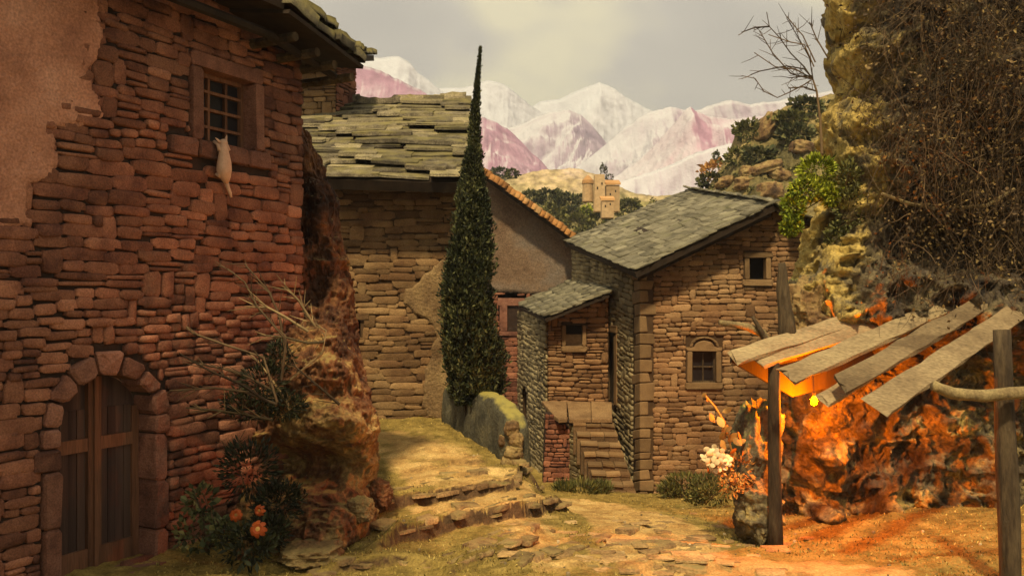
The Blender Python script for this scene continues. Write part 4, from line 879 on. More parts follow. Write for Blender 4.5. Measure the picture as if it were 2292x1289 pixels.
RK('boulder', 'flat reddish rock low in front of the flowers', 700, 1238, 10.0, 60, 22, 11, 'rock_ochre', rd=.35)
RK('boulder', 'mossy green boulder leaning on the lamp lit post', 1688, 1012, 12.0, 42, 108, 13, 'rock_mossy', rd=.4, tilt=.16)
RK('boulder', 'dark rough rock at the foot of the lamp lit post', 1695, 1140, 11.7, 46, 62, 14, 'rock_cliff', rd=.35)
RK('boulder', 'yellow lit knobbly rock under the green hanging bush', 1830, 705, 12.9, 62, 62, 15, 'rock_ochre', rd=.5, amp=.45)
RK('boulder', 'small pale green rock beside the weathered log', 1782, 660, 13.1, 24, 34, 16, 'rock_mossy', rd=.25)

# ------------------------------------------------------------------ low curved wall beside the path
def parapet():
    path = [W(990, 938, 18.4), W(1030, 952, 17.5), W(1072, 985, 16.6), W(1104, 1018, 15.9), W(1136, 1052, 15.2)]
    hts = [.68, .76, .86, .92, .80]; n = 70; sec = 34; V = []
    for i in range(n):
        t = i/(n-1)*4; k = min(int(t), 3); f = t-k; p = path[k].lerp(path[k+1], f); h = hts[k]*(1-f)+hts[k+1]*f
        tg = (path[k+1]-path[k]).normalized(); rt = Vector((tg.y, -tg.x, 0)).normalized()*-1
        if rt.x < 0: rt = -rt
        endk = min(1, (n-1-i)/7, i/5+.5); endk = math.sqrt(max(0, 1-(1-endk)**2))
        for j in range(sec):
            a = 2*math.pi*j/sec; ca, sa = math.cos(a), math.sin(a); e_ = .45
            x = .24*math.copysign(abs(ca)**e_, ca)*(.35+.65*endk); z = (h+.5)/2*math.copysign(abs(sa)**.6, sa)*(.72+.28*endk)
            V.append(p+rt*(.24+x)+Vector((0, 0, (h-.5)/2+z))+tg*(.0))
    V = np.array([tuple(v) for v in V]); n_ = fbm(V, 2.4, 5, gain=.55, seed=2, ridged=True)
    cc = V.reshape(n, sec, 3).mean(1, keepdims=True).repeat(sec, 1).reshape(-1, 3); dr = V-cc; dr /= np.linalg.norm(dr, axis=1, keepdims=True)+1e-6
    V = V+dr*(n_*.07+.02*fbm(V, 9, 3, seed=8))[:, None]
    Fc = []
    for i in range(n-1):
        for j in range(sec): Fc.append((i*sec+j, (i+1)*sec+j, (i+1)*sec+(j+1) % sec, i*sec+(j+1) % sec))
    Fc.append(tuple(range(sec))); Fc.append(tuple(reversed(range((n-1)*sec, n*sec))))
    add('low_wall', mesh('low_wall', V, Fc, smooth=True), M['rock_grey'], label='low curved weathered stone wall with mossy top beside the cypress', cat='wall')
parapet()
for i, (px, py, d, rx, ry) in enumerate([(1146, 958, 15.3, 16, 17), (1156, 985, 15.25, 17, 17), (1150, 1012, 15.2, 19, 16), (1138, 1036, 15.2, 16, 14), (1160, 1034, 15.25, 13, 13), (1128, 985, 15.5, 12, 14)]):
    c, r_ = rpx(px, py, d, rx, ry, .14); rock('end_stone', c, r_, 60+i, 'rock_ochre', parent=bpy.data.objects['low_wall'], sub=4, amp=.25)


# ------------------------------------------------------------------ foliage tools
def leaves(P, D, size, aspect=.45, seed=0, spread=.7, fold=.25, szv=.5):
    """P points (n,3), D main leaf directions (n,3): rhombic folded leaves, two triangles a side -> V, F, rnd"""
    r = np.random.default_rng(seed); n = len(P); D = D+spread*r.normal(size=(n, 3)); D /= np.linalg.norm(D, axis=1, keepdims=True)
    A = np.cross(D, r.normal(size=(n, 3))); A /= np.linalg.norm(A, axis=1, keepdims=True)+1e-9; B = np.cross(D, A)
    s = size*(1+szv*r.uniform(-1, 1, (n, 1))); w = s*aspect
    v0 = P; v1 = P+D*s*.5+A*w*.5+B*w*fold; v2 = P+D*s; v3 = P+D*s*.5-A*w*.5+B*w*fold
    V = np.stack([v0, v1, v2, v3], 1).reshape(-1, 3); i = np.arange(n)*4
    Fc = np.concatenate([np.stack([i, i+1, i+2], 1), np.stack([i, i+2, i+3], 1)]); R = np.repeat(r.random(n), 4)
    return V, Fc, R
def blob_points(c, r, n, seed, shell=.45, lump=.35):
    g = np.random.default_rng(seed); d = g.normal(size=(n, 3)); d /= np.linalg.norm(d, axis=1, keepdims=True)
    k = (1-shell+shell*g.random(n)**.5)*(1+lump*fbm(d*1.0+seed, 2.2, 3, seed=seed)); clump = .12*g.normal(size=(n, 3))
    return np.array(c)+(d*k[:, None]+clump*.5)*np.array(r), d
def bush(name, label, blobs, mt, size, n, seed, cat='bush', group=None, aspect=.5, stems=True, up=.4, stemmat='twig', base=None):
    P, Dd = [], []
    for i, (c, r) in enumerate(blobs):
        p, d = blob_points(c, r, int(n/len(blobs)), seed+i); P.append(p); Dd.append(d+np.array([0, 0, up]))
    P = np.concatenate(P); Dd = np.concatenate(Dd); V, Fc, R = leaves(P, Dd, size, aspect, seed)
    cc = np.mean([b[0] for b in blobs], axis=0); zz = min(b[0][2]-b[1][2]*.8 for b in blobs); b0 = Vector((cc[0], cc[1], zz)) if base is None else Vector(base)
    rt = thing(name, label, cat, b0, group)
    add('foliage', mesh('foliage', V, Fc, R), M[mt], rt)
    if stems:
        L = []
        for k in range(10):
            c, r = blobs[k % len(blobs)]; e_ = Vector(c)+Vector((rng.uniform(-.7, .7)*r[0], rng.uniform(-.7, .7)*r[1], rng.uniform(-.2, .8)*r[2])); m_ = b0.lerp(e_, .5)+Vector((rng.uniform(-.1, .1), 0, .05)); L.append(([b0, m_, e_], [size*.16, size*.11, size*.05]))
        V, Fc, R = tubes_q(L, 4); add('stem', mesh('stem', V, Fc, R), M[stemmat], rt)
    return rt
def B(px, py, d, rx, ry, rd=None): c, r = rpx(px, py, d, rx, ry, rd); return (tuple(c), r)

# cypress
def cypress():
    d = 17.3; ys = [905, 870, 800, 700, 600, 500, 400, 330, 250, 180, 108]; xc = [1056, 1056, 1056, 1054, 1054, 1054, 1057, 1062, 1065, 1069, 1075]; hw_ = [36, 50, 54, 48, 40, 33, 22, 13, 8, 4, 1]
    g = np.random.default_rng(4); n = 130000; t = g.random(n)
    Y = 905-(905-108)*t**1.25; keep = g.random(n) < np.interp(Y, ys[::-1], [h/54+.12 for h in hw_[::-1]]); Y = Y[keep]; n = len(Y)
    a = g.random(n)*2*np.pi; R = np.interp(Y, ys[::-1], hw_[::-1])/F*d; x0 = (np.interp(Y, ys[::-1], xc[::-1])-CX)/F*d; z0 = (HY-Y)/F*d+CZ
    q1 = np.stack([np.cos(a)*1.6, np.sin(a)*1.6, z0*.55], -1); lump = .98+.46*fbm(q1, 2.0, 3, seed=5)+.55*fbm(np.stack([np.cos(a)*2.4, np.sin(a)*2.4, z0*1.1], -1), 4.5, 3, gain=.7, seed=6)
    rr = R*lump*(.40+.68*g.random(n)**.5); x0 = x0+.05*np.sin(z0*1.7)*(R/.4)
    ok = fbm(np.stack([np.cos(a)*2.2, np.sin(a)*2.2, z0*.9], -1), 3.2, 2, seed=7) > -.28; ok |= rr < R*.6
    a, R, x0, z0, rr = a[ok], R[ok], x0[ok], z0[ok], rr[ok]; n = len(a)
    P = np.stack([x0+rr*np.cos(a), d+rr*np.sin(a), z0], -1)
    D = np.stack([np.cos(a)*.5, np.sin(a)*.5, np.full(n, 1.0)], -1)
    V, Fc, Rn = leaves(P, D, (.04+.055*np.clip(R/.5, 0, 1))[:, None], .42, 9, spread=.5)
    rt = thing('cypress_tree', 'tall slender dark green cypress tree behind the low curved wall', 'tree', W(1056, 925, d))
    add('crown', mesh('crown', V, Fc, Rn), M['cypress'], rt)
    Vt, Ft = tube([W(x, y, d) for x, y in zip([1056, 1056, 1055, 1058, 1068, 1075], [960, 800, 600, 400, 200, 104])], [.16, .14, .1, .06, .025, .006], 8); quick('trunk', (Vt, Ft), 'twig', rt)
cypress()

# ------------------------------------------------------------------ cliff on the right, with a hollow behind the shelter
def cliff():
    ey = [-420, -100, 0, 60, 130, 170, 215, 260, 330, 370, 420, 480, 520, 600, 660, 720, 800, 900, 1230, 1330]; ex = [1850, 1850, 1852, 1864, 1854, 1884, 1856, 1836, 1840, 1850, 1866, 1838, 1812, 1800, 1790, 1790, 1770, 1762, 1752, 1752]
    nu, nv = 300, 330; a = np.linspace(-.16, 1, nu); py = np.linspace(1330, -420, nv); A, PY = np.meshgrid(a, py)
    e_ = np.interp(PY, ey, ex); E = e_+np.maximum(A, 0)*(2750-e_)
    d0 = np.interp(PY, [-420, 0, 300, 450, 520, 640, 720, 860, 1250, 1330], [13.6, 13.3, 12.9, 13.0, 13.2, 12.5, 12.3, 13.4, 13.0, 12.4])
    # rounded edge that turns away, then runs back behind
    turn = np.clip(1-np.maximum(A, 0)/.10, 0, 1)
    D = d0+1.3*turn**2.2
    D = D-1.6*sstep(.42, 1.0, A)*np.interp(PY, [-420, 600, 850, 1330], [1, .7, .2, .4])
    D = D+np.where(A < 0, -A*34, 0)
    lit_edge = sstep(.20, .02, A)*np.interp(PY, [-420, 520, 760, 800], [1, 1, 1, 0])  # painted light: ochre tint for the yellow-lit left edge
    # hollows
    for hx, hy, rx, ry, dp in [(2080, 545, 95, 85, 1.2), (1910, 80, 40, 14, .5), (1990, 1010, 60, 30, .5), (1905, 1090, 90, 40, .4), (2190, 330, 60, 60, .6)]:
        D = D+dp*np.exp(-((E-hx)/rx)**2-((PY-hy)/ry)**2)
    X = (E-CX)/F*D*np.where(A < 0, 1-A*1.2, 1); Z = (HY-PY)/F*d0+CZ
    P = np.stack([X, D, Z], -1)
    n1 = fbm(P, .55, 3, seed=31, ridged=True); n2 = fbm(P, 1.5, 4, gain=.6, seed=35, ridged=True); n3 = fbm(P, 4.2, 5, gain=.62, seed=37)
    dsp = (.50*n1+.40*n2)*(1-.65*turn)+.34*n3*(1-.3*turn)+.09*fbm(P, 9, 4, gain=.6, seed=39, ridged=True)
    kz = P[..., 2]*2.6+.9*P[..., 0]+1.8*fbm(P, 1.1, 3, seed=66); dsp = dsp+.22*np.abs(((kz % 1)+1) % 1-.3)*(.5+fbm(P, .9, 2, seed=67))
    dirv = np.stack([-.55*turn-.1, -.85+.3*turn, .12+0*turn], -1); dirv /= np.linalg.norm(dirv, axis=-1, keepdims=True)
    P = P+dirv*dsp[..., None]
    P[..., 2] += .12*fbm(P+9, 2.6, 3, seed=41); P[..., 0] += .10*fbm(P+5, 2.8, 3, seed=43)
    me = mesh('cliff', P.reshape(-1, 3), grid_faces(nu, nv)[:, ::-1], smooth=False); at = me.attributes.new('ochre_shift', 'FLOAT', 'POINT'); at.data.foreach_set('value', (lit_edge*(.35+1.1*n2)-.25*(1-lit_edge)+.42*sstep(740, 840, PY)*(1-lit_edge)).astype(np.float32).ravel())  # ochre tint paints the lit edge and brightens the lamp glow in the shelter
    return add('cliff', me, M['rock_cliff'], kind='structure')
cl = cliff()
def bvh(o): me = o.data; return BVHTree.FromPolygons([v.co[:] for v in me.vertices], [p.vertices[:] for p in me.polygons])
def hit(b, px, py, fallback=12):
    c = Vector((0, 0, CZ)); r = (W(px, py, 1)-c).normalized(); q = b.ray_cast(c, r)[0]; return q if q is not None else W(px, py, fallback)
cb = bvh(cl)

# dry brambles hanging over the cliff
def brambles():
    r = random.Random(8); L = []; LP, LD = [], []
    for k in range(3000):
        px = r.triangular(1850, 2420, 2200); py = r.uniform(-120, 640)
        if px < 1850+ (0 if py < 480 else 120) : px += 60
        q = hit(cb, px, py, 12.5); p = q-Vector((0, r.uniform(.02, .7), 0)); up = r.random() < .3
        dv = Vector((r.gauss(-.25, .5), r.gauss(-.1, .25), r.gauss(.9 if up else -.8, .35))).normalized(); ln = r.uniform(.25, 1.1); pts = [p]; m = 5
        for i in range(m): dv = (dv+Vector((r.gauss(0, .22), r.gauss(0, .15), r.gauss(-.03, .2)))).normalized(); pts.append(pts[-1]+dv*ln/m)
        if pix(pts[-1])[0] < 1850: continue
        w = r.uniform(.0025, .0075); L.append((pts, [w*(1-.7*i/m) for i in range(m+1)]))
        if r.random() < .8:
            for j in range(r.randrange(2, 8)):
                i = r.randrange(1, m+1); LP.append(tuple(pts[i]+Vector((r.gauss(0, .03), r.gauss(0, .03), r.gauss(0, .03))))); LD.append((r.gauss(0, 1), r.gauss(-.4, 1), r.gauss(-.2, 1)))
    V, Fc, R = tubes_q(L, 3); o = add('brambles', mesh('brambles', V, Fc, R), M['twig'], kind='stuff')
    V, Fc, R = leaves(np.array(LP), np.array(LD), .05, .6, 3); add('dry_leaves', mesh('dry_leaves', V, Fc, R), M['leaf_brown'], kind='stuff')
brambles()
pts = [hit(cb, x, y)-Vector((0, .35, 0)) for x, y in ((1950, 440), (2010, 462), (2080, 474), (2180, 466), (2240, 430))]
Vt, Ft = tube(pts, [.02, .028, .03, .03, .025], 6); quick('hanging_branch', (Vt, Ft), 'wood_pale', label='thin bare branch bending across the dark hollow of the cliff', cat='branch')

# bare shrub against the sky on the cliff edge
def bare_shrub():
    d = 13.4; r = random.Random(2); rt = thing('bare_shrub', 'leafless twiggy shrub on the cliff edge against the sky', 'shrub', W(1838, 330, d))
    main = [[(1840, 345), (1836, 270), (1828, 205), (1820, 180)], [(1820, 180), (1800, 150), (1770, 120), (1745, 85), (1722, 60), (1716, 28)], [(1722, 60), (1690, 62), (1660, 73)], [(1815, 175), (1780, 155), (1735, 150), (1688, 118)],
            [(1815, 180), (1800, 190), (1765, 208), (1740, 219), (1710, 205), (1690, 176), (1660, 170)], [(1818, 175), (1800, 155), (1760, 148), (1700, 160), (1680, 168)], [(1825, 140), (1797, 80), (1775, 55), (1757, 33)], [(1852, 128), (1828, 88), (1812, 50)],
            [(1822, 150), (1800, 100), (1770, 95), (1720, 78)], [(1820, 180), (1812, 130), (1790, 90), (1760, 40)], [(1818, 178), (1770, 165), (1730, 120), (1700, 70)], [(1828, 205), (1800, 195), (1765, 198)], [(1818, 170), (1790, 172), (1765, 175)]]
    for k, m in enumerate(main):
        pts = [W(x, y, d+.3*math.sin(k*2.1)*(i/len(m))) for i, (x, y) in enumerate(m)]; w = .028 if k == 0 else .013
        L = [(pts, [w*(1-.6*i/len(m)) for i in range(len(m))])]
        for j in range(9 if k else 3):
            i = r.randrange(1, len(m)); p = pts[i-1].lerp(pts[i], r.random()); dv = ((pts[i]-pts[i-1]).normalized()+Vector((r.gauss(0, .6), r.gauss(0, .6), r.gauss(0, .6)))).normalized(); ln = r.uniform(.08, .3)
            L.append(([p, p+dv*ln*.5, p+dv*ln+Vector((0, 0, r.uniform(-.03, .05)))], [.006, .005, .003]))
        V, Fc, R = tubes_q(L, 4); add('branch', mesh('branch', V, Fc, R), M['twig'], rt)
bare_shrub()
bush('hanging_bush', 'bright yellow green bush hanging over the house gable', [B(1830, 380, 13.0, 38, 30), B(1810, 425, 12.9, 42, 24), B(1775, 465, 12.9, 24, 30), B(1770, 508, 12.8, 20, 18), B(1860, 435, 12.8, 18, 24)], 'leaf_bright', .065, 5200, 21, aspect=.45, base=W(1850, 440, 13.1))
bush('olive_bush', 'dull olive leafed plant creeping on the cliff edge', [B(1900, 470, 12.7, 30, 50), B(1868, 540, 12.8, 16, 50), B(1900, 400, 12.6, 22, 40)], 'leaf_olive', .06, 1500, 25, base=W(1880, 560, 12.9))

# ------------------------------------------------------------------ lean-to shelter of planks with its lamp
SH = thing('lean_to_shelter', 'rough open lean-to shelter of fanned grey planks on posts against the cliff', 'shelter', W(1990, 1230, 11))
def post(name, pts, radii, mt, parent, segs=12, sub=3, seed=0):
    P = [Vector(p) for p in pts]; Q, R = [], []
    for i in range(len(P)-1):
        for j in range(sub): f = j/sub; Q.append(P[i].lerp(P[i+1], f)+Vector((rng.uniform(-1, 1), 0, 0))*radii[0]*.06); R.append((radii[i]*(1-f)+radii[i+1]*f)*rng.uniform(.94, 1.06))
    Q.append(P[-1]); R.append(radii[-1]); Vt, Ft = tube(Q, R, segs, noise=.035, seed=seed); return quick(name, (Vt, Ft), mt, parent, smooth=True)
post('post', [W(1736, 1240, 11.2), W(1733, 1020, 11.2), W(1732, 812, 11.25)], [.088, .082, .075], 'wood_log', SH, seed=1)
pr = post('post', [W(2264, 1400, 8.95), W(2254, 1050, 9.0), W(2242, 738, 9.1)], [.112, .10, .086], 'wood_log', SH, seed=2)
post('post', [W(1764, 806, 11.7), W(1762, 745, 11.7), W(1752, 650, 11.75), W(1750, 588, 11.75)], [.115, .112, .085, .045], 'wood_log', SH, seed=3)
post('side_branch', [W(1726, 775, 11.55), W(1705, 745, 11.5), W(1672, 731, 11.45), W(1610, 721, 11.4)], [.055, .055, .05, .035], 'wood_pale', SH, 9, seed=4)
post('side_branch', [W(1716, 765, 11.45), W(1700, 735, 11.4), W(1684, 708, 11.4)], [.04, .034, .018], 'wood_log', SH, 8, seed=5)
post('cross_branch', [W(2088, 862, 8.75), W(2130, 880, 8.75), W(2200, 886, 8.8), W(2260, 880, 8.8), W(2400, 870, 8.85)], [.05, .06, .062, .062, .06], 'wood_pale', SH, 10, seed=6)
post('cross_beam', [W(1735, 826, 11.3), W(1900, 790, 11.9), W(2160, 720, 12.6)], [.045, .045, .045], 'wood_log', SH, 9, seed=7)
def plank(a, b, wa_, wb_, da, db, seed, th=.045):
    """a, b: photo pixels of the two ends, da, db their distances, w: widths in metres"""
    r = random.Random(seed); A, Bp = W(*a, da), W(*b, db); L = (Bp-A); l = L.length; Ld = L.normalized()
    side = Vector((.5, -.62, -.60)); side = (side-Ld*side.dot(Ld)).normalized(); up = side.cross(Ld)
    if up.z < 0: up = -up
    n = 12; V = []
    for i in range(n+1):
        t = i/n; w = wa_*(1-t)+wb_*t; sag = .02*math.sin(t*math.pi)*r.uniform(.6, 1.2)
        e0 = (r.uniform(-.05, .05), r.uniform(-.05, .05)) if i in (0, n) else (0, 0)
        for j, (s_, z) in enumerate(((-.5, 0), (-.46, 1), (-.15, 1.1), (.18, 1.0), (.46, 1), (.5, 0))):
            en = r.uniform(-.08, .08) if i in (0, n) else 0
            V.append(A+Ld*(l*t+en)+side*(s_*w+r.uniform(-.004, .004)*4)+up*(th*(z-.5)-sag))
    Fc = []
    for i in range(n):
        for j in range(6): k = (j+1) % 6; Fc.append((i*6+j, i*6+k, (i+1)*6+k, (i+1)*6+j))
    Fc.append(tuple(range(6))); Fc.append(tuple(reversed(range(n*6, n*6+6))))
    bm = bmesh.new(); me = mesh('plank', V, Fc); bm.from_mesh(me); bmesh.ops.recalc_face_normals(bm, faces=bm.faces); bm.to_mesh(me); bm.free()
    add('plank', me, M['wood_plank'], SH)
plank((1648, 798), (1996, 684), .24, .24, 11.0, 12.6, 1)
plank((1700, 806), (2128, 664), .26, .27, 11.15, 12.9, 2)
plank((1762, 842), (2146, 668), .27, .26, 10.5, 12.4, 3)
plank((1848, 893), (2040, 768), .20, .22, 10.1, 11.4, 4)
plank((1880, 862), (2200, 676), .26, .25, 9.95, 12.0, 5)
plank((1962, 908), (2272, 700), .30, .27, 9.2, 11.5, 6)
bA, bB = W(1652, 790, 11.1), W(2000, 676, 12.7); bl = (bB-bA).normalized(); off = Vector((-.055, .08, -.0)); bA += off; bB += off
bM = bA.lerp(bB, .36); P6 = [bA, bM, bB]; dr = [.12, .85, 1.0]
V = [p-Vector((0, 0, .03)) for p in P6]+[p-Vector((0, 0, k)) for p, k in zip(P6, dr)]; V += [v+Vector((-.02, .03, 0)) for v in V]
quick('light_stop_board', (V, [(0, 1, 4, 3), (1, 2, 5, 4), (9, 10, 7, 6), (10, 11, 8, 7), (3, 4, 10, 9), (4, 5, 11, 10), (0, 3, 9, 6), (2, 8, 11, 5)]), 'wood_dark', SH)  # board added to keep the bulb's light off the rock behind the planks
em = bpy.data.materials.new('glowing_orange_bulb'); em.use_nodes = True; nb = em.node_tree.nodes; b_ = nb['Principled BSDF']
b_.inputs['Base Color'].default_value = (1, .5, .1, 1); b_.inputs['Emission Color'].default_value = (1, .19, 0, 1); b_.inputs['Emission Strength'].default_value = 5600; M['bulb'] = em
lp = W(1822, 896, 11.45)
LA = thing('lamp', 'small glowing orange bulb hanging under the shelter planks', 'lamp', lp-Vector((0, 0, .08)))
prof = [(0, -.062), (.018, -.058), (.036, -.04), (.043, -.015), (.038, .012), (.024, .036), (.018, .05)]; sg = 14
V = [lp+Vector((r*math.cos(2*math.pi*k/sg), r*math.sin(2*math.pi*k/sg), z)) for r, z in prof for k in range(sg)]
quick('bulb', (V, [(i*sg+k, i*sg+(k+1) % sg, (i+1)*sg+(k+1) % sg, (i+1)*sg+k) for i in range(len(prof)-1) for k in range(sg)]), 'bulb', LA, smooth=True)
Vt, Ft = tube([lp+Vector((0, 0, .05)), lp+Vector((0, 0, .10))], [.02, .02], 10); quick('socket', (Vt, Ft), 'wood_dark', LA)
Vt, Ft = tube([lp+Vector((0, 0, .10)), lp+Vector((.02, .08, .22)), lp+Vector((.05, .2, .36))], [.006, .006, .006], 6); quick('cord', (Vt, Ft), 'wood_dark', LA)

# ------------------------------------------------------------------ plants by the shelter and the stairs
def flower_stalk():
    rt = thing('flowering_plant', 'tall plant with cream flower cluster and orange tan leaves beside the mossy boulder', 'plant', W(1640, 1090, 11.9)); r = random.Random(6)
    S_ = [[(1645, 1095), (1638, 1010), (1625, 950), (1600, 910), (1578, 885)], [(1645, 1090), (1628, 1050), (1605, 1035)]]
    L = [([W(x, y, 11.75) for x, y in s], [.014]*len(s)) for s in S_]; V, Fc, R = tubes_q(L, 5); add('stem', mesh('stem', V, Fc, R), M['leaf_orange'], rt)
    def petal(c, dv, ln, w, mt, name):
        dv = dv.normalized(); a = dv.cross(Vector((r.gauss(0, .4), -1, r.gauss(.3, .4)))).normalized(); b = dv.cross(a); pts = []
        prof = [(0, .1), (.2, .7), (.5, 1), (.8, .75), (1, .15)]
        V = []
        for t, k in prof: V += [c+dv*ln*t+a*w*.5*k+b*.12*w*k, c+dv*ln*t-b*.10*w*k, c+dv*ln*t-a*w*.5*k+b*.12*w*k]
        Fc = []
        for i in range(4): Fc += [(i*3, i*3+1, i*3+4, i*3+3), (i*3+1, i*3+2, i*3+5, i*3+4)]
        quick(name, (V, Fc), mt, rt, smooth=True)
    for (x, y, s) in [(1606, 932, 24), (1617, 922, 20), (1600, 945, 22), (1629, 952, 26), (1620, 975, 24), (1640, 975, 26), (1630, 990, 26), (1612, 985, 22), (1645, 990, 22), (1625, 1005, 22), (1650, 1005, 22), (1571, 888, 12), (1585, 898, 9), (1606, 1062, 20), (1590, 1058, 18), (1622, 1058, 20), (1645, 1025, 20), (1660, 985, 22), (1665, 1010, 20), (1598, 1050, 18)]:
        petal(W(x, y, 11.6), Vector((r.gauss(0, .5), -.3, r.gauss(.4, .5))), s/F*11.6*1.15, s/F*11.6*.72, 'leaf_orange', 'leaf')
    for k in range(64):
        a = r.uniform(0, 6.28); q = math.sqrt(r.random()); x, y = 1600+30*q*math.cos(a), 1028+25*q*math.sin(a)
        petal(W(x, y, 11.5-.14*(1-q)), Vector((r.gauss(0, 1), -.3, r.gauss(0, 1))), .075, .075, 'petal_cream', 'petal')
flower_stalk()
bush('dry_bush', 'dry tan leafed bush at the foot of the mossy boulder', [B(1655, 1050, 11.6, 26, 34), B(1640, 1085, 11.5, 28, 26)], 'leaf_orange', .06, 420, 41)
bush('shrub', 'low green feathery shrub against the front of the right house', [B(1530, 1082, 19.4, 44, 22), B(1580, 1088, 19.0, 40, 24), B(1500, 1098, 19.4, 24, 16)], 'leaf_olive', .10, 2400, 44, aspect=.22, up=1.2)
bush('shrub', 'grey green bushy clump between the flowers and the right house', [B(1600, 1105, 15.5, 36, 22), B(1560, 1112, 15.8, 26, 14)], 'leaf_olive', .055, 1500, 47)
bush('grass_clump', 'tall yellow green grass clump at the foot of the stairs', [B(1300, 1098, 20.2, 40, 16), B(1345, 1096, 20.5, 20, 14), B(1262, 1098, 20.0, 20, 13)], 'leaf_olive', .16, 1700, 50, cat='grass clump', aspect=.12, up=1.6, stems=False)

# ------------------------------------------------------------------ plants in front of the left house
def dead_shrub():
    d = 10.5; r = random.Random(4); rt = thing('dead_shrub', 'spiky dead shrub with pale bare branches in front of the left house', 'shrub', W(610, 960, d))
    T = [[(620, 900), (590, 800), (500, 770), (430, 745), (395, 707), (345, 686)], [(630, 850), (640, 760), (575, 685), (548, 632), (510, 602)], [(640, 790), (625, 705), (602, 652), (548, 592)], [(650, 850), (722, 790), (730, 740), (700, 722)], [(725, 765), (690, 768), (640, 755), (592, 750)],
         [(690, 742), (640, 710), (600, 688), (562, 687)], [(705, 730), (668, 672), (638, 640)], [(620, 880), (560, 845), (500, 825), (420, 810)], [(620, 905), (545, 876), (480, 868), (380, 874)], [(610, 940), (545, 926), (480, 918), (416, 912)], [(650, 920), (640, 895), (602, 840), (578, 808)], [(760, 905), (720, 870), (690, 845), (655, 815)],
         [(600, 900), (540, 860), (470, 830), (400, 790)], [(590, 1010), (500, 1040), (520, 1005), (540, 985)]]
    for k, m in enumerate(T):
        dd = d-.25*math.sin(k*1.7)-.1; pts = [W(x, y, dd) for x, y in m]; L = [(pts, [.017*(1-.65*i/len(m)) for i in range(len(m))])]
        for j in range(14):
            i = r.randrange(1, len(m)); p = pts[i-1].lerp(pts[i], r.random()); dv = ((pts[i]-pts[i-1]).normalized()+Vector((r.gauss(-.1, .55), r.gauss(0, .5), r.gauss(.05, .55)))).normalized(); ln = r.uniform(.08, .32)
            L.append(([p, p+dv*ln*.5, p+dv*ln], [.006, .005, .002]))
        V, Fc, R = tubes_q(L, 4); add('branch', mesh('branch', V, Fc, R), M['twig_pale' if k in (3, 4, 5, 6, 9, 10) else 'twig'], rt)
dead_shrub()
bush('evergreen_bush', 'dark sparse evergreen bush in the shade below the dead shrub', [B(590, 860, 10.6, 50, 50), B(555, 905, 10.5, 55, 36), B(640, 905, 10.7, 40, 28), B(625, 800, 10.8, 26, 36)], 'leaf_dark', .07, 2600, 61, aspect=.25)
bush('evergreen_bush', 'blackish low bush beside the orange flowers under the rock hollow', [B(560, 1050, 10.2, 60, 60), B(625, 1120, 10.0, 50, 40), B(600, 1190, 9.8, 45, 40)], 'leaf_dark', .075, 2600, 65, aspect=.3)
bush('leafy_plant', 'green broad leafed plant by the arched door', [B(450, 1125, 9.75, 30, 36), B(440, 1190, 9.7, 44, 50), B(500, 1190, 9.5, 26, 26)], 'leaf_far', .075, 420, 71, cat='plant', aspect=.7)
def flowers():
    rt = thing('flowering_plant', 'dark plant with three orange daisy flowers near the arched door', 'plant', W(560, 1270, 9.35)); r = random.Random(9)
    for x, y, s, d, mt in [(577, 1183, 27, 9.2, 'petal_orange'), (528, 1152, 20, 9.35, 'petal_orange'), (580, 1142, 18, 9.35, 'petal_orange')]:
        c = W(x, y, d); L = [([W(560, 1290, 9.35), W((x+560)/2, (y+1290)/2, 9.3), c+Vector((0, .02, 0))], [.008, .007, .006])]; V, Fc, R = tubes_q(L, 5); add('stem', mesh('stem', V, Fc, R), M['leaf_dark'], rt)
        n = Vector((r.gauss(.1, .15), -1, r.gauss(.35, .15))).normalized(); a = n.cross(Vector((0, 0, 1))).normalized(); b = a.cross(n); R0 = s/F*d*.7
        fl = thing_part = None
        Vc, Fc2 = [], []
        head = quick('flower', ([c+n*.012]+[c+(a*math.cos(t)+b*math.sin(t))*R0*.28+n*.004 for t in [2*math.pi*i/10 for i in range(10)]], [(0, i+1, (i+1) % 10+1) for i in range(10)]), 'leaf_orange', rt)
        for k in range(8):
            t = 2*math.pi*k/8+r.uniform(-.1, .1); u = a*math.cos(t)+b*math.sin(t); w = n.cross(u); V = []
            for q, wd2, h in ((.2, .10, 0), (.55, .27, .02), (.85, .3, .0), (1.05, .12, -.03)): V += [c+u*R0*q+w*R0*wd2+n*h, c+u*R0*q-w*R0*wd2+n*h]
            quick('petal', (V, [(i*2, i*2+1, i*2+3, i*2+2) for i in range(3)]), mt, head)
    p, d = blob_points(W(555, 1220, 9.4), (.24, .2, .2), 300, 5); V, Fc, R = leaves(p, d+np.array([0, 0, .5]), .09, .4, 6); add('foliage', mesh('foliage', V, Fc, R), M['leaf_dark'], rt)
flowers()

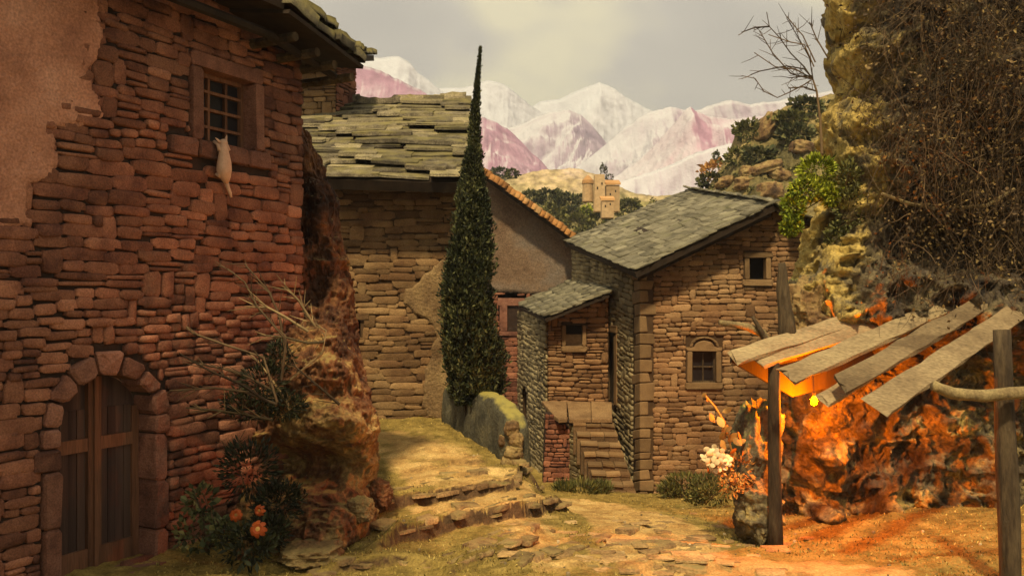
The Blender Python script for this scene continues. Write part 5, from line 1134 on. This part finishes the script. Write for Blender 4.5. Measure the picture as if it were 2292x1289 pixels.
# ------------------------------------------------------------------ pale cat clinging below the left window
def cat():
    base = lw.uv(478, 340); rt_pts = [(463+12, 322), (473, 328), (477, 345), (478, 365), (480, 385), (486, 402), (492, 412)]
    bm = bmesh.new(); rad = [.035, .052, .062, .085, .092, .062, .03]; off = [.17, .18, .18, .17, .16, .14, .12]
    pts = [lw.p(*lw.uv(x, y), n) for (x, y), n in zip([(476, 322), (475, 330), (477, 346), (479, 366), (480, 384), (486, 400), (491, 410)], off)]
    Q, R = [], []
    for i in range(len(pts)-1):
        for j in range(3): f = j/3; Q.append(pts[i].lerp(pts[i+1], f)); R.append(rad[i]*(1-f)+rad[i+1]*f)
    Q.append(pts[-1]); R.append(rad[-1]); Vt, Ft = tube(Q, R, 14)
    o = quick('cat', (Vt, Ft), 'fur', smooth=True, label='pale cream cat clinging to the wall under the barred window', cat='cat')
    def cone(p, q, r0, name):
        V, Fc = tube([p, p.lerp(q, .6), q], [r0, r0*.6, .003], 8); quick(name, (V, Fc), 'fur', o, smooth=True)
    h = pts[0]
    bmv, bf = tube([h+lw.N*.01+Vector((0, 0, d_)) for d_ in (-.045, -.03, 0, .03, .042)], [.02, .046, .054, .038, .012], 12); quick('head', (bmv, bf), 'fur', o, smooth=True)
    cone(lw.p(*lw.uv(470, 322), .17), lw.p(*lw.uv(459, 311), .17), .022, 'ear'); cone(lw.p(*lw.uv(482, 319), .17), lw.p(*lw.uv(485, 305), .17), .022, 'ear')
    tp = [lw.p(*lw.uv(x, y), n) for x, y, n in ((490, 406, .12), (495, 420, .11), (500, 432, .11), (503, 443, .11))]; Vt, Ft = tube(tp, [.032, .024, .022, .014], 9); quick('tail', (Vt, Ft), 'fur', o, smooth=True)
    for s_, x in ((-1, 468), (1, 486)):
        q = [lw.p(*lw.uv(x+2, 340), .17), lw.p(*lw.uv(x, 326), .15), lw.p(*lw.uv(x-1, 318), .09)]; Vt, Ft = tube(q, [.03, .024, .02], 8); quick('foreleg', (Vt, Ft), 'fur', o, smooth=True)
        q = [lw.p(*lw.uv(480+s_*5, 385), .15), lw.p(*lw.uv(482+s_*8, 396), .12), lw.p(*lw.uv(481+s_*8, 390), .08)]; Vt, Ft = tube(q, [.045, .03, .02], 8); quick('hind_leg', (Vt, Ft), 'fur', o, smooth=True)
cat()

# ------------------------------------------------------------------ grass, pebbles
def grass():
    g = np.random.default_rng(12); n = 60000; d = 7.2+15*g.random(n)**1.3; px = g.uniform(350, 2300, n); x = (px-CX)/F*d
    pmk = path_mask(x, d); nz = fbm(np.stack([x, d, 0*x], -1), .9, 3, seed=17); keep = (pmk+.6*nz < .16+.25*g.random(n)) & (d < 21.5)
    x, d = x[keep], d[keep]; z = ground_z(x, d); P = np.stack([x, d, z-.005], -1)
    D = np.tile([0, 0, 1.0], (len(x), 1)); V, Fc, R = leaves(P, D, .034, .34, 5, spread=.9, szv=.6); add('grass', mesh('grass', V, Fc, R), M['grass'], kind='stuff')
    n = 260; d = 7.4+9*g.random(n)**1.2; px = g.uniform(650, 2250, n); x = (px-CX)/F*d; z = ground_z(x, d); P = []
    for i in range(n):
        s = .008+.018*g.random()**3; v, f = SV[i % 18]; P.append((v*np.array([s*1.6, s*1.3, s*.9])+np.array([x[i], d[i], z[i]+s*.3]), f, g.random()))
    V, Fc, R = join(P); add('pebbles', mesh('pebbles', V, Fc, R, True), M['pebble'], kind='stuff')
grass()
def ledge_stones():
    r = random.Random(15); k = 0; MS = {}
    def piece(name, x, y, z, sx, sy, sz, rz, mt):
        i = r.randrange(14)
        if (i, mt) not in MS: MS[(i, mt)] = mesh(name, LV[i][0], LV[i][1]); MS[(i, mt)].materials.append(M[mt])
        Mx = Matrix.Translation((x, y, z)) @ Matrix.Rotation(rz, 4, 'Z') @ Matrix.Rotation(r.uniform(-.07, .07), 4, 'X') @ Matrix.Rotation(r.uniform(-.06, .06), 4, 'Y') @ Matrix.Diagonal((sx, sy, sz, 1)); add(name, MS[(i, mt)], None, GROUND, Mx)
    for li, (xy, h, w) in enumerate(LXY[:8]+LXY[10:]):
        for a, b in zip(xy[:-1], xy[1:]):
            l = math.hypot(*(b-a)); n = max(2, int(l/.2)); an = math.atan2(b[1]-a[1], b[0]-a[0])
            for j in range(n):
                if r.random() < .12: continue
                f = (j+r.random())/n; x, y = a+(b-a)*f; y += .06; x += r.uniform(-.05, .05); y += r.uniform(-.04, .10)
                z = float(ground_z(np.array(x), np.array(y+.08))); sx = r.uniform(.14, .42)
                piece('ledge_stone', x, y, z-.01-r.uniform(0, .07), sx, r.uniform(.14, .3), r.uniform(.03, .075), an+r.uniform(-.3, .3), 'ledge')
    for j in range(90):
        px, py = r.gauss(1480, 130), r.triangular(1135, 1289, 1270)
        x, y = unproj(px, py); z = float(ground_z(np.array(x), np.array(y))); s = r.uniform(.10, .34); piece('path_stone', x, y, z+.002, s, s*r.uniform(.4, .8), r.uniform(.015, .03), r.uniform(-.5, .5), 'path_stone')
M['ledge'] = mat('brown_ledge_rock', [(.12, .068, .03), (.24, .148, .065), (.36, .24, .10)], 4, bump=1, bscale=18, rnd=.7, dist=.03, fine=(35, .35), top=((.26, .20, .075), .8, 1.2, 4))
M['path_stone'] = mat('worn_path_stone', [(.22, .13, .055), (.34, .22, .09), (.45, .31, .14)], 4, bump=1, bscale=18, rnd=.5, dist=.03, fine=(35, .3))
ledge_stones()

# ------------------------------------------------------------------ added tree, out of view, that shades the door
def added_shade_tree():
    rt = thing('added_shade_tree', 'unseen leafy tree added beside the viewpoint to shade the arched door', 'tree', (-7.2, 1.2, .2)); g = random.Random(31)
    Vt, Ft = tube([(-7.2, 1.2, -.2), (-7.0, 1.4, 4), (-6.4, 2.0, 7.4), (-5.2, 2.8, 9.6)], [.34, .28, .2, .1], 12, noise=.04); quick('trunk', (Vt, Ft), 'wood_log', rt, smooth=True)  # trunk of the added, unseen shade tree
    P, D = [], []
    for i, (c, r) in enumerate([((-6.1, 2.8, 9.7), (1.1, .9, 1.1)), ((-5.1, 3.0, 9.9), (1.1, .9, 1.15)), ((-4.1, 3.0, 10.3), (1.0, .9, 1.1)), ((-3.2, 3.0, 10.7), (.9, .8, .9)), ((-7.0, 2.4, 9.4), (1, .9, 1.1))]):
        p, d = blob_points(c, r, 2600, 500+i, shell=.9); P.append(p); D.append(d)
        Vt, Ft = tube([(-6.4, 2.0, 7.4), tuple((Vector((-6.4, 2.0, 7.4))+Vector(c))/2+Vector((0, 0, .3))), c], [.1, .07, .03], 7); quick('added_tree_limb', (Vt, Ft), 'wood_log', rt)
    V, Fc, R = leaves(np.concatenate(P), np.concatenate(D), .16, .6, 77); add('crown', mesh('crown', V, Fc, R), M['leaf_olive'], rt)
added_shade_tree()

# ------------------------------------------------------------------ far village and hillside growth
hills = {o.name: bvh(o) for o in bpy.data.objects if o.name.startswith(('foothill', 'rocky_hillside'))}
def hh(px, py, names=('rocky_hillside', 'foothill.001', 'foothill')):
    c = Vector((0, 0, CZ)); r = (W(px, py, 1)-c).normalized(); best = None
    for n in names:
        q = hills[n].ray_cast(c, r)[0]
        if q is not None and (best is None or q.y < best.y): best = q
    return best if best is not None else W(px, py, 100)
dV = 104.0
def bld(name, label, xs, yt, yb, d, dep, taper=0, roof=None, cat='house', cyl=False):
    a, b = W(xs[0], yb+25, d), W(xs[1], yb+25, d); t0, t1 = W(xs[0], yt, d), W(xs[1], yt, d); w = b.x-a.x; rt = thing(name, label, cat, ((a.x+b.x)/2, d+dep/2, a.z))
    if cyl:
        sg = 20; V = []
        for z, k in ((a.z, 1.05), (t0.z, 1.0)):
            for i in range(sg): an = 2*math.pi*i/sg; V.append(((a.x+b.x)/2+w/2*k*math.cos(an), d+dep/2+dep/2*k*math.sin(an), z))
        quick('wall', (V, [(i, (i+1) % sg, sg+(i+1) % sg, sg+i) for i in range(sg)]+[tuple(range(sg, 2*sg))]), 'castle', rt)
        V = []
        for z, k in ((t0.z-.05, 1.12), (t0.z+.35, 1.08), (t0.z+.9, .35), (t0.z+1.0, .05)):
            for i in range(sg): an = 2*math.pi*i/sg; V.append(((a.x+b.x)/2+w/2*k*math.cos(an), d+dep/2+dep/2*k*math.sin(an), z))
        quick('roof', (V, [(j*sg+i, j*sg+(i+1) % sg, (j+1)*sg+(i+1) % sg, (j+1)*sg+i) for j in range(3) for i in range(sg)]), 'castle_roof', rt)
    else:
        V = []
        for z, k in ((a.z, 0), (t0.z, taper)):
            for x, y in ((a.x, 0), (b.x, 0), (b.x, dep), (a.x, dep)): V.append((x+(k*w if x == a.x else -k*w), d+y+(k*w if y == 0 else -k*w), z))
        quick('wall', (V, [(0, 1, 5, 4), (1, 2, 6, 5), (2, 3, 7, 6), (3, 0, 4, 7), (4, 5, 6, 7)]), 'castle', rt)
        if roof:
            z = t0.z; o = .12; V = [(a.x-o, d-o, z), (b.x+o, d-o, z), (b.x+o, d+dep+o, z+roof), (a.x-o, d+dep+o, z+roof)]; V += [(x, y, q+.22) for x, y, q in V]
            quick('roof', (V, [(0, 1, 5, 4), (1, 2, 6, 5), (2, 3, 7, 6), (3, 0, 4, 7), (4, 5, 6, 7), (3, 2, 1, 0)]), 'castle_roof', rt)
    for k in range(2):
        x = a.x+w*(.3+.4*k); z = a.z+(t0.z-a.z)*(.72 if k else .6); quick('window', box((x-.07, d-.012, z), (x+.07, d+.3, z+.26)), 'void', rt) if not cyl else None
    return rt
bld('village_house', 'round orange tan house left of the far hill tower', (1305, 1329), 409, 425, dV+2, 1.6, cyl=True)
bld('village_tower', 'square tan tower of the far hill village', (1330, 1355), 390, 448, dV, 1.5, taper=.06, cat='tower')
bld('village_house', 'tall tan house with orange roof right of the far hill tower', (1357, 1387), 414, 448, dV+1, 1.7, roof=.6)
bld('village_house', 'low tan house in front of the far hill tower', (1347, 1374), 449, 462, dV-3, 1.4, roof=.45)
def far_bush(label, px, py, rx, ry, mt, seed, n=420, name='bush', cat='bush', group='bushes on the far hills', hill=None, up=.3):
    p = hh(px, py+ry*.5) if hill is None else W(px, py, hill); d = p.y; c = W(px, py, d-.2)
    k = d/F; pts, dd = blob_points(c, (rx*k, (rx+ry)/2*k, ry*k), n, seed, lump=.6); V, Fc, R = leaves(pts, dd+np.array([0, 0, up]), max(rx, ry)*k*.34, .7, seed)
    add(name, mesh(name, V, Fc, R), M[mt], label=label, cat=cat, group=group)
FB = [('dark green bush at the left end of the far foothill', 1120, 388, 20, 9, 'leaf_far'), ('small dark bush beside the far foothill crest', 1146, 389, 14, 8, 'leaf_far'), ('dark green bush above the orange verge', 1190, 440, 20, 12, 'leaf_far'), ('broad dark green bush left of the far village', 1232, 444, 26, 16, 'leaf_far'), ('dark green bush just below the round village house', 1268, 452, 24, 16, 'leaf_far'), ('dark bush nearest the round village house', 1296, 446, 14, 9, 'leaf_far'), ('dark shaded bush under the far village slope', 1282, 478, 14, 16, 'leaf_far'),
      ('yellow green bush above the far end of the verge', 1240, 482, 28, 20, 'leaf_olive'), ('bright yellow green bush left of the low village house', 1313, 476, 16, 12, 'leaf_bright'), ('olive bush below the low village house', 1340, 492, 26, 14, 'leaf_olive'), ('olive bush right of the low village house', 1410, 462, 22, 12, 'leaf_olive'), ('dark tuft beside the tall village house', 1404, 452, 9, 5, 'leaf_far'),
      ('grey green bush at the upper roof corner', 1290, 500, 26, 16, 'leaf_olive'),
      ('dark green bush high on the rocky hillside', 1806, 240, 34, 17, 'leaf_far'), ('dark green bush in the middle of the rocky hillside', 1700, 348, 30, 14, 'leaf_far'), ('olive bush on the shoulder of the rocky hillside', 1672, 292, 26, 20, 'leaf_olive'), ('blue green bush across the rocky hillside', 1782, 300, 36, 13, 'leaf_far'), ('tan bush low on the rocky hillside', 1602, 382, 28, 18, 'leaf_orange'), ('dark bush under the tan hillside bush', 1590, 404, 24, 13, 'leaf_far'),
      ('olive bush near the cliff on the hillside', 1770, 268, 34, 12, 'leaf_olive'), ('olive bush between the hillside rocks', 1650, 350, 22, 18, 'leaf_olive'), ('small dark conifer on the hillside edge', 1603, 350, 6, 10, 'leaf_far')]
for i, (l, px, py, rx, ry, mt) in enumerate(FB): far_bush(l, px, py, rx, ry, mt, 200+i)
far_bush('tiny pointed conifer behind the village tower', 1348, 378, 4, 9, 'cypress', 301, 160, 'conifer', 'tree', 'conifers by the far village', dV+3, 1.5)
far_bush('slimmer tiny conifer right of the village tower', 1356, 382, 2.5, 8, 'cypress', 302, 120, 'conifer', 'tree', 'conifers by the far village', dV+3, 1.5)
far_bush('dark bush behind the tall village house', 1364, 398, 9, 6, 'cypress', 303, 160, hill=dV+4)
def scrub():
    g = random.Random(77); P, D, S_ = [], [], []
    for k in range(420):
        if k < 250: px, py = g.uniform(1090, 1480), g.uniform(385, 500)
        else: px, py = g.uniform(1560, 1850), g.uniform(230, 450)
        q = hh(px, py); s = q.y/F*g.uniform(2, 6)
        if q.y > 180 or abs(q.y-100) < 1e-3: continue
        for i in range(16): P.append((q.x+g.gauss(0, s), q.y+g.gauss(0, s), q.z+abs(g.gauss(0, s*.7)))); D.append((g.gauss(0, 1), g.gauss(0, 1), 1)); S_.append(s*1.3)
    V, Fc, R = leaves(np.array(P), np.array(D), np.array(S_)[:, None], .7, 5); add('scrub', mesh('scrub', V, Fc, R), M['leaf_olive'], kind='stuff')
scrub()
HR = [('yellow slab rock high on the rocky hillside', 1715, 285, 16, 34, .5), ('round pale rock in the middle of the hillside', 1672, 385, 14, 13, 0), ('orange flat rock at the roof edge of the hillside', 1625, 408, 22, 12, -.2), ('pale blocky rock right of the orange flat rock', 1664, 412, 20, 14, 0), ('long ochre rock crossing the hillside', 1712, 378, 36, 12, -.3), ('tan rock above the right house ridge', 1722, 428, 26, 18, 0), ('ochre rock below the hanging bush top', 1745, 392, 22, 14, .2), ('brown rock on the upper hillside', 1795, 330, 24, 14, .1)]
for i, (l, px, py, rx, ry, tl) in enumerate(HR):
    p = hh(px, py+ry*.4); RK('hillside_rock', l, px, py, p.y, rx, ry, 80+i, 'rock_ochre', sub=4, tilt=tl, group='rocks on the hillside')

# ------------------------------------------------------------------ air that pales the far hills
hz = bpy.data.materials.new('thin_haze'); hz.use_nodes = True; hn = hz.node_tree; hn.nodes.clear(); ho = hn.nodes.new('ShaderNodeOutputMaterial'); hv = hn.nodes.new('ShaderNodeVolumePrincipled')
hv.inputs['Color'].default_value = (.80, .86, 1.0, 1); hv.inputs['Density'].default_value = .0004; hv.inputs['Anisotropy'].default_value = .1; hn.links.new(hv.outputs[0], ho.inputs['Volume'])
bV, bF = box((-6100, -60, -62), (6100, 7100, 420)); add('haze', mesh('haze', bV, bF), hz, kind='stuff')
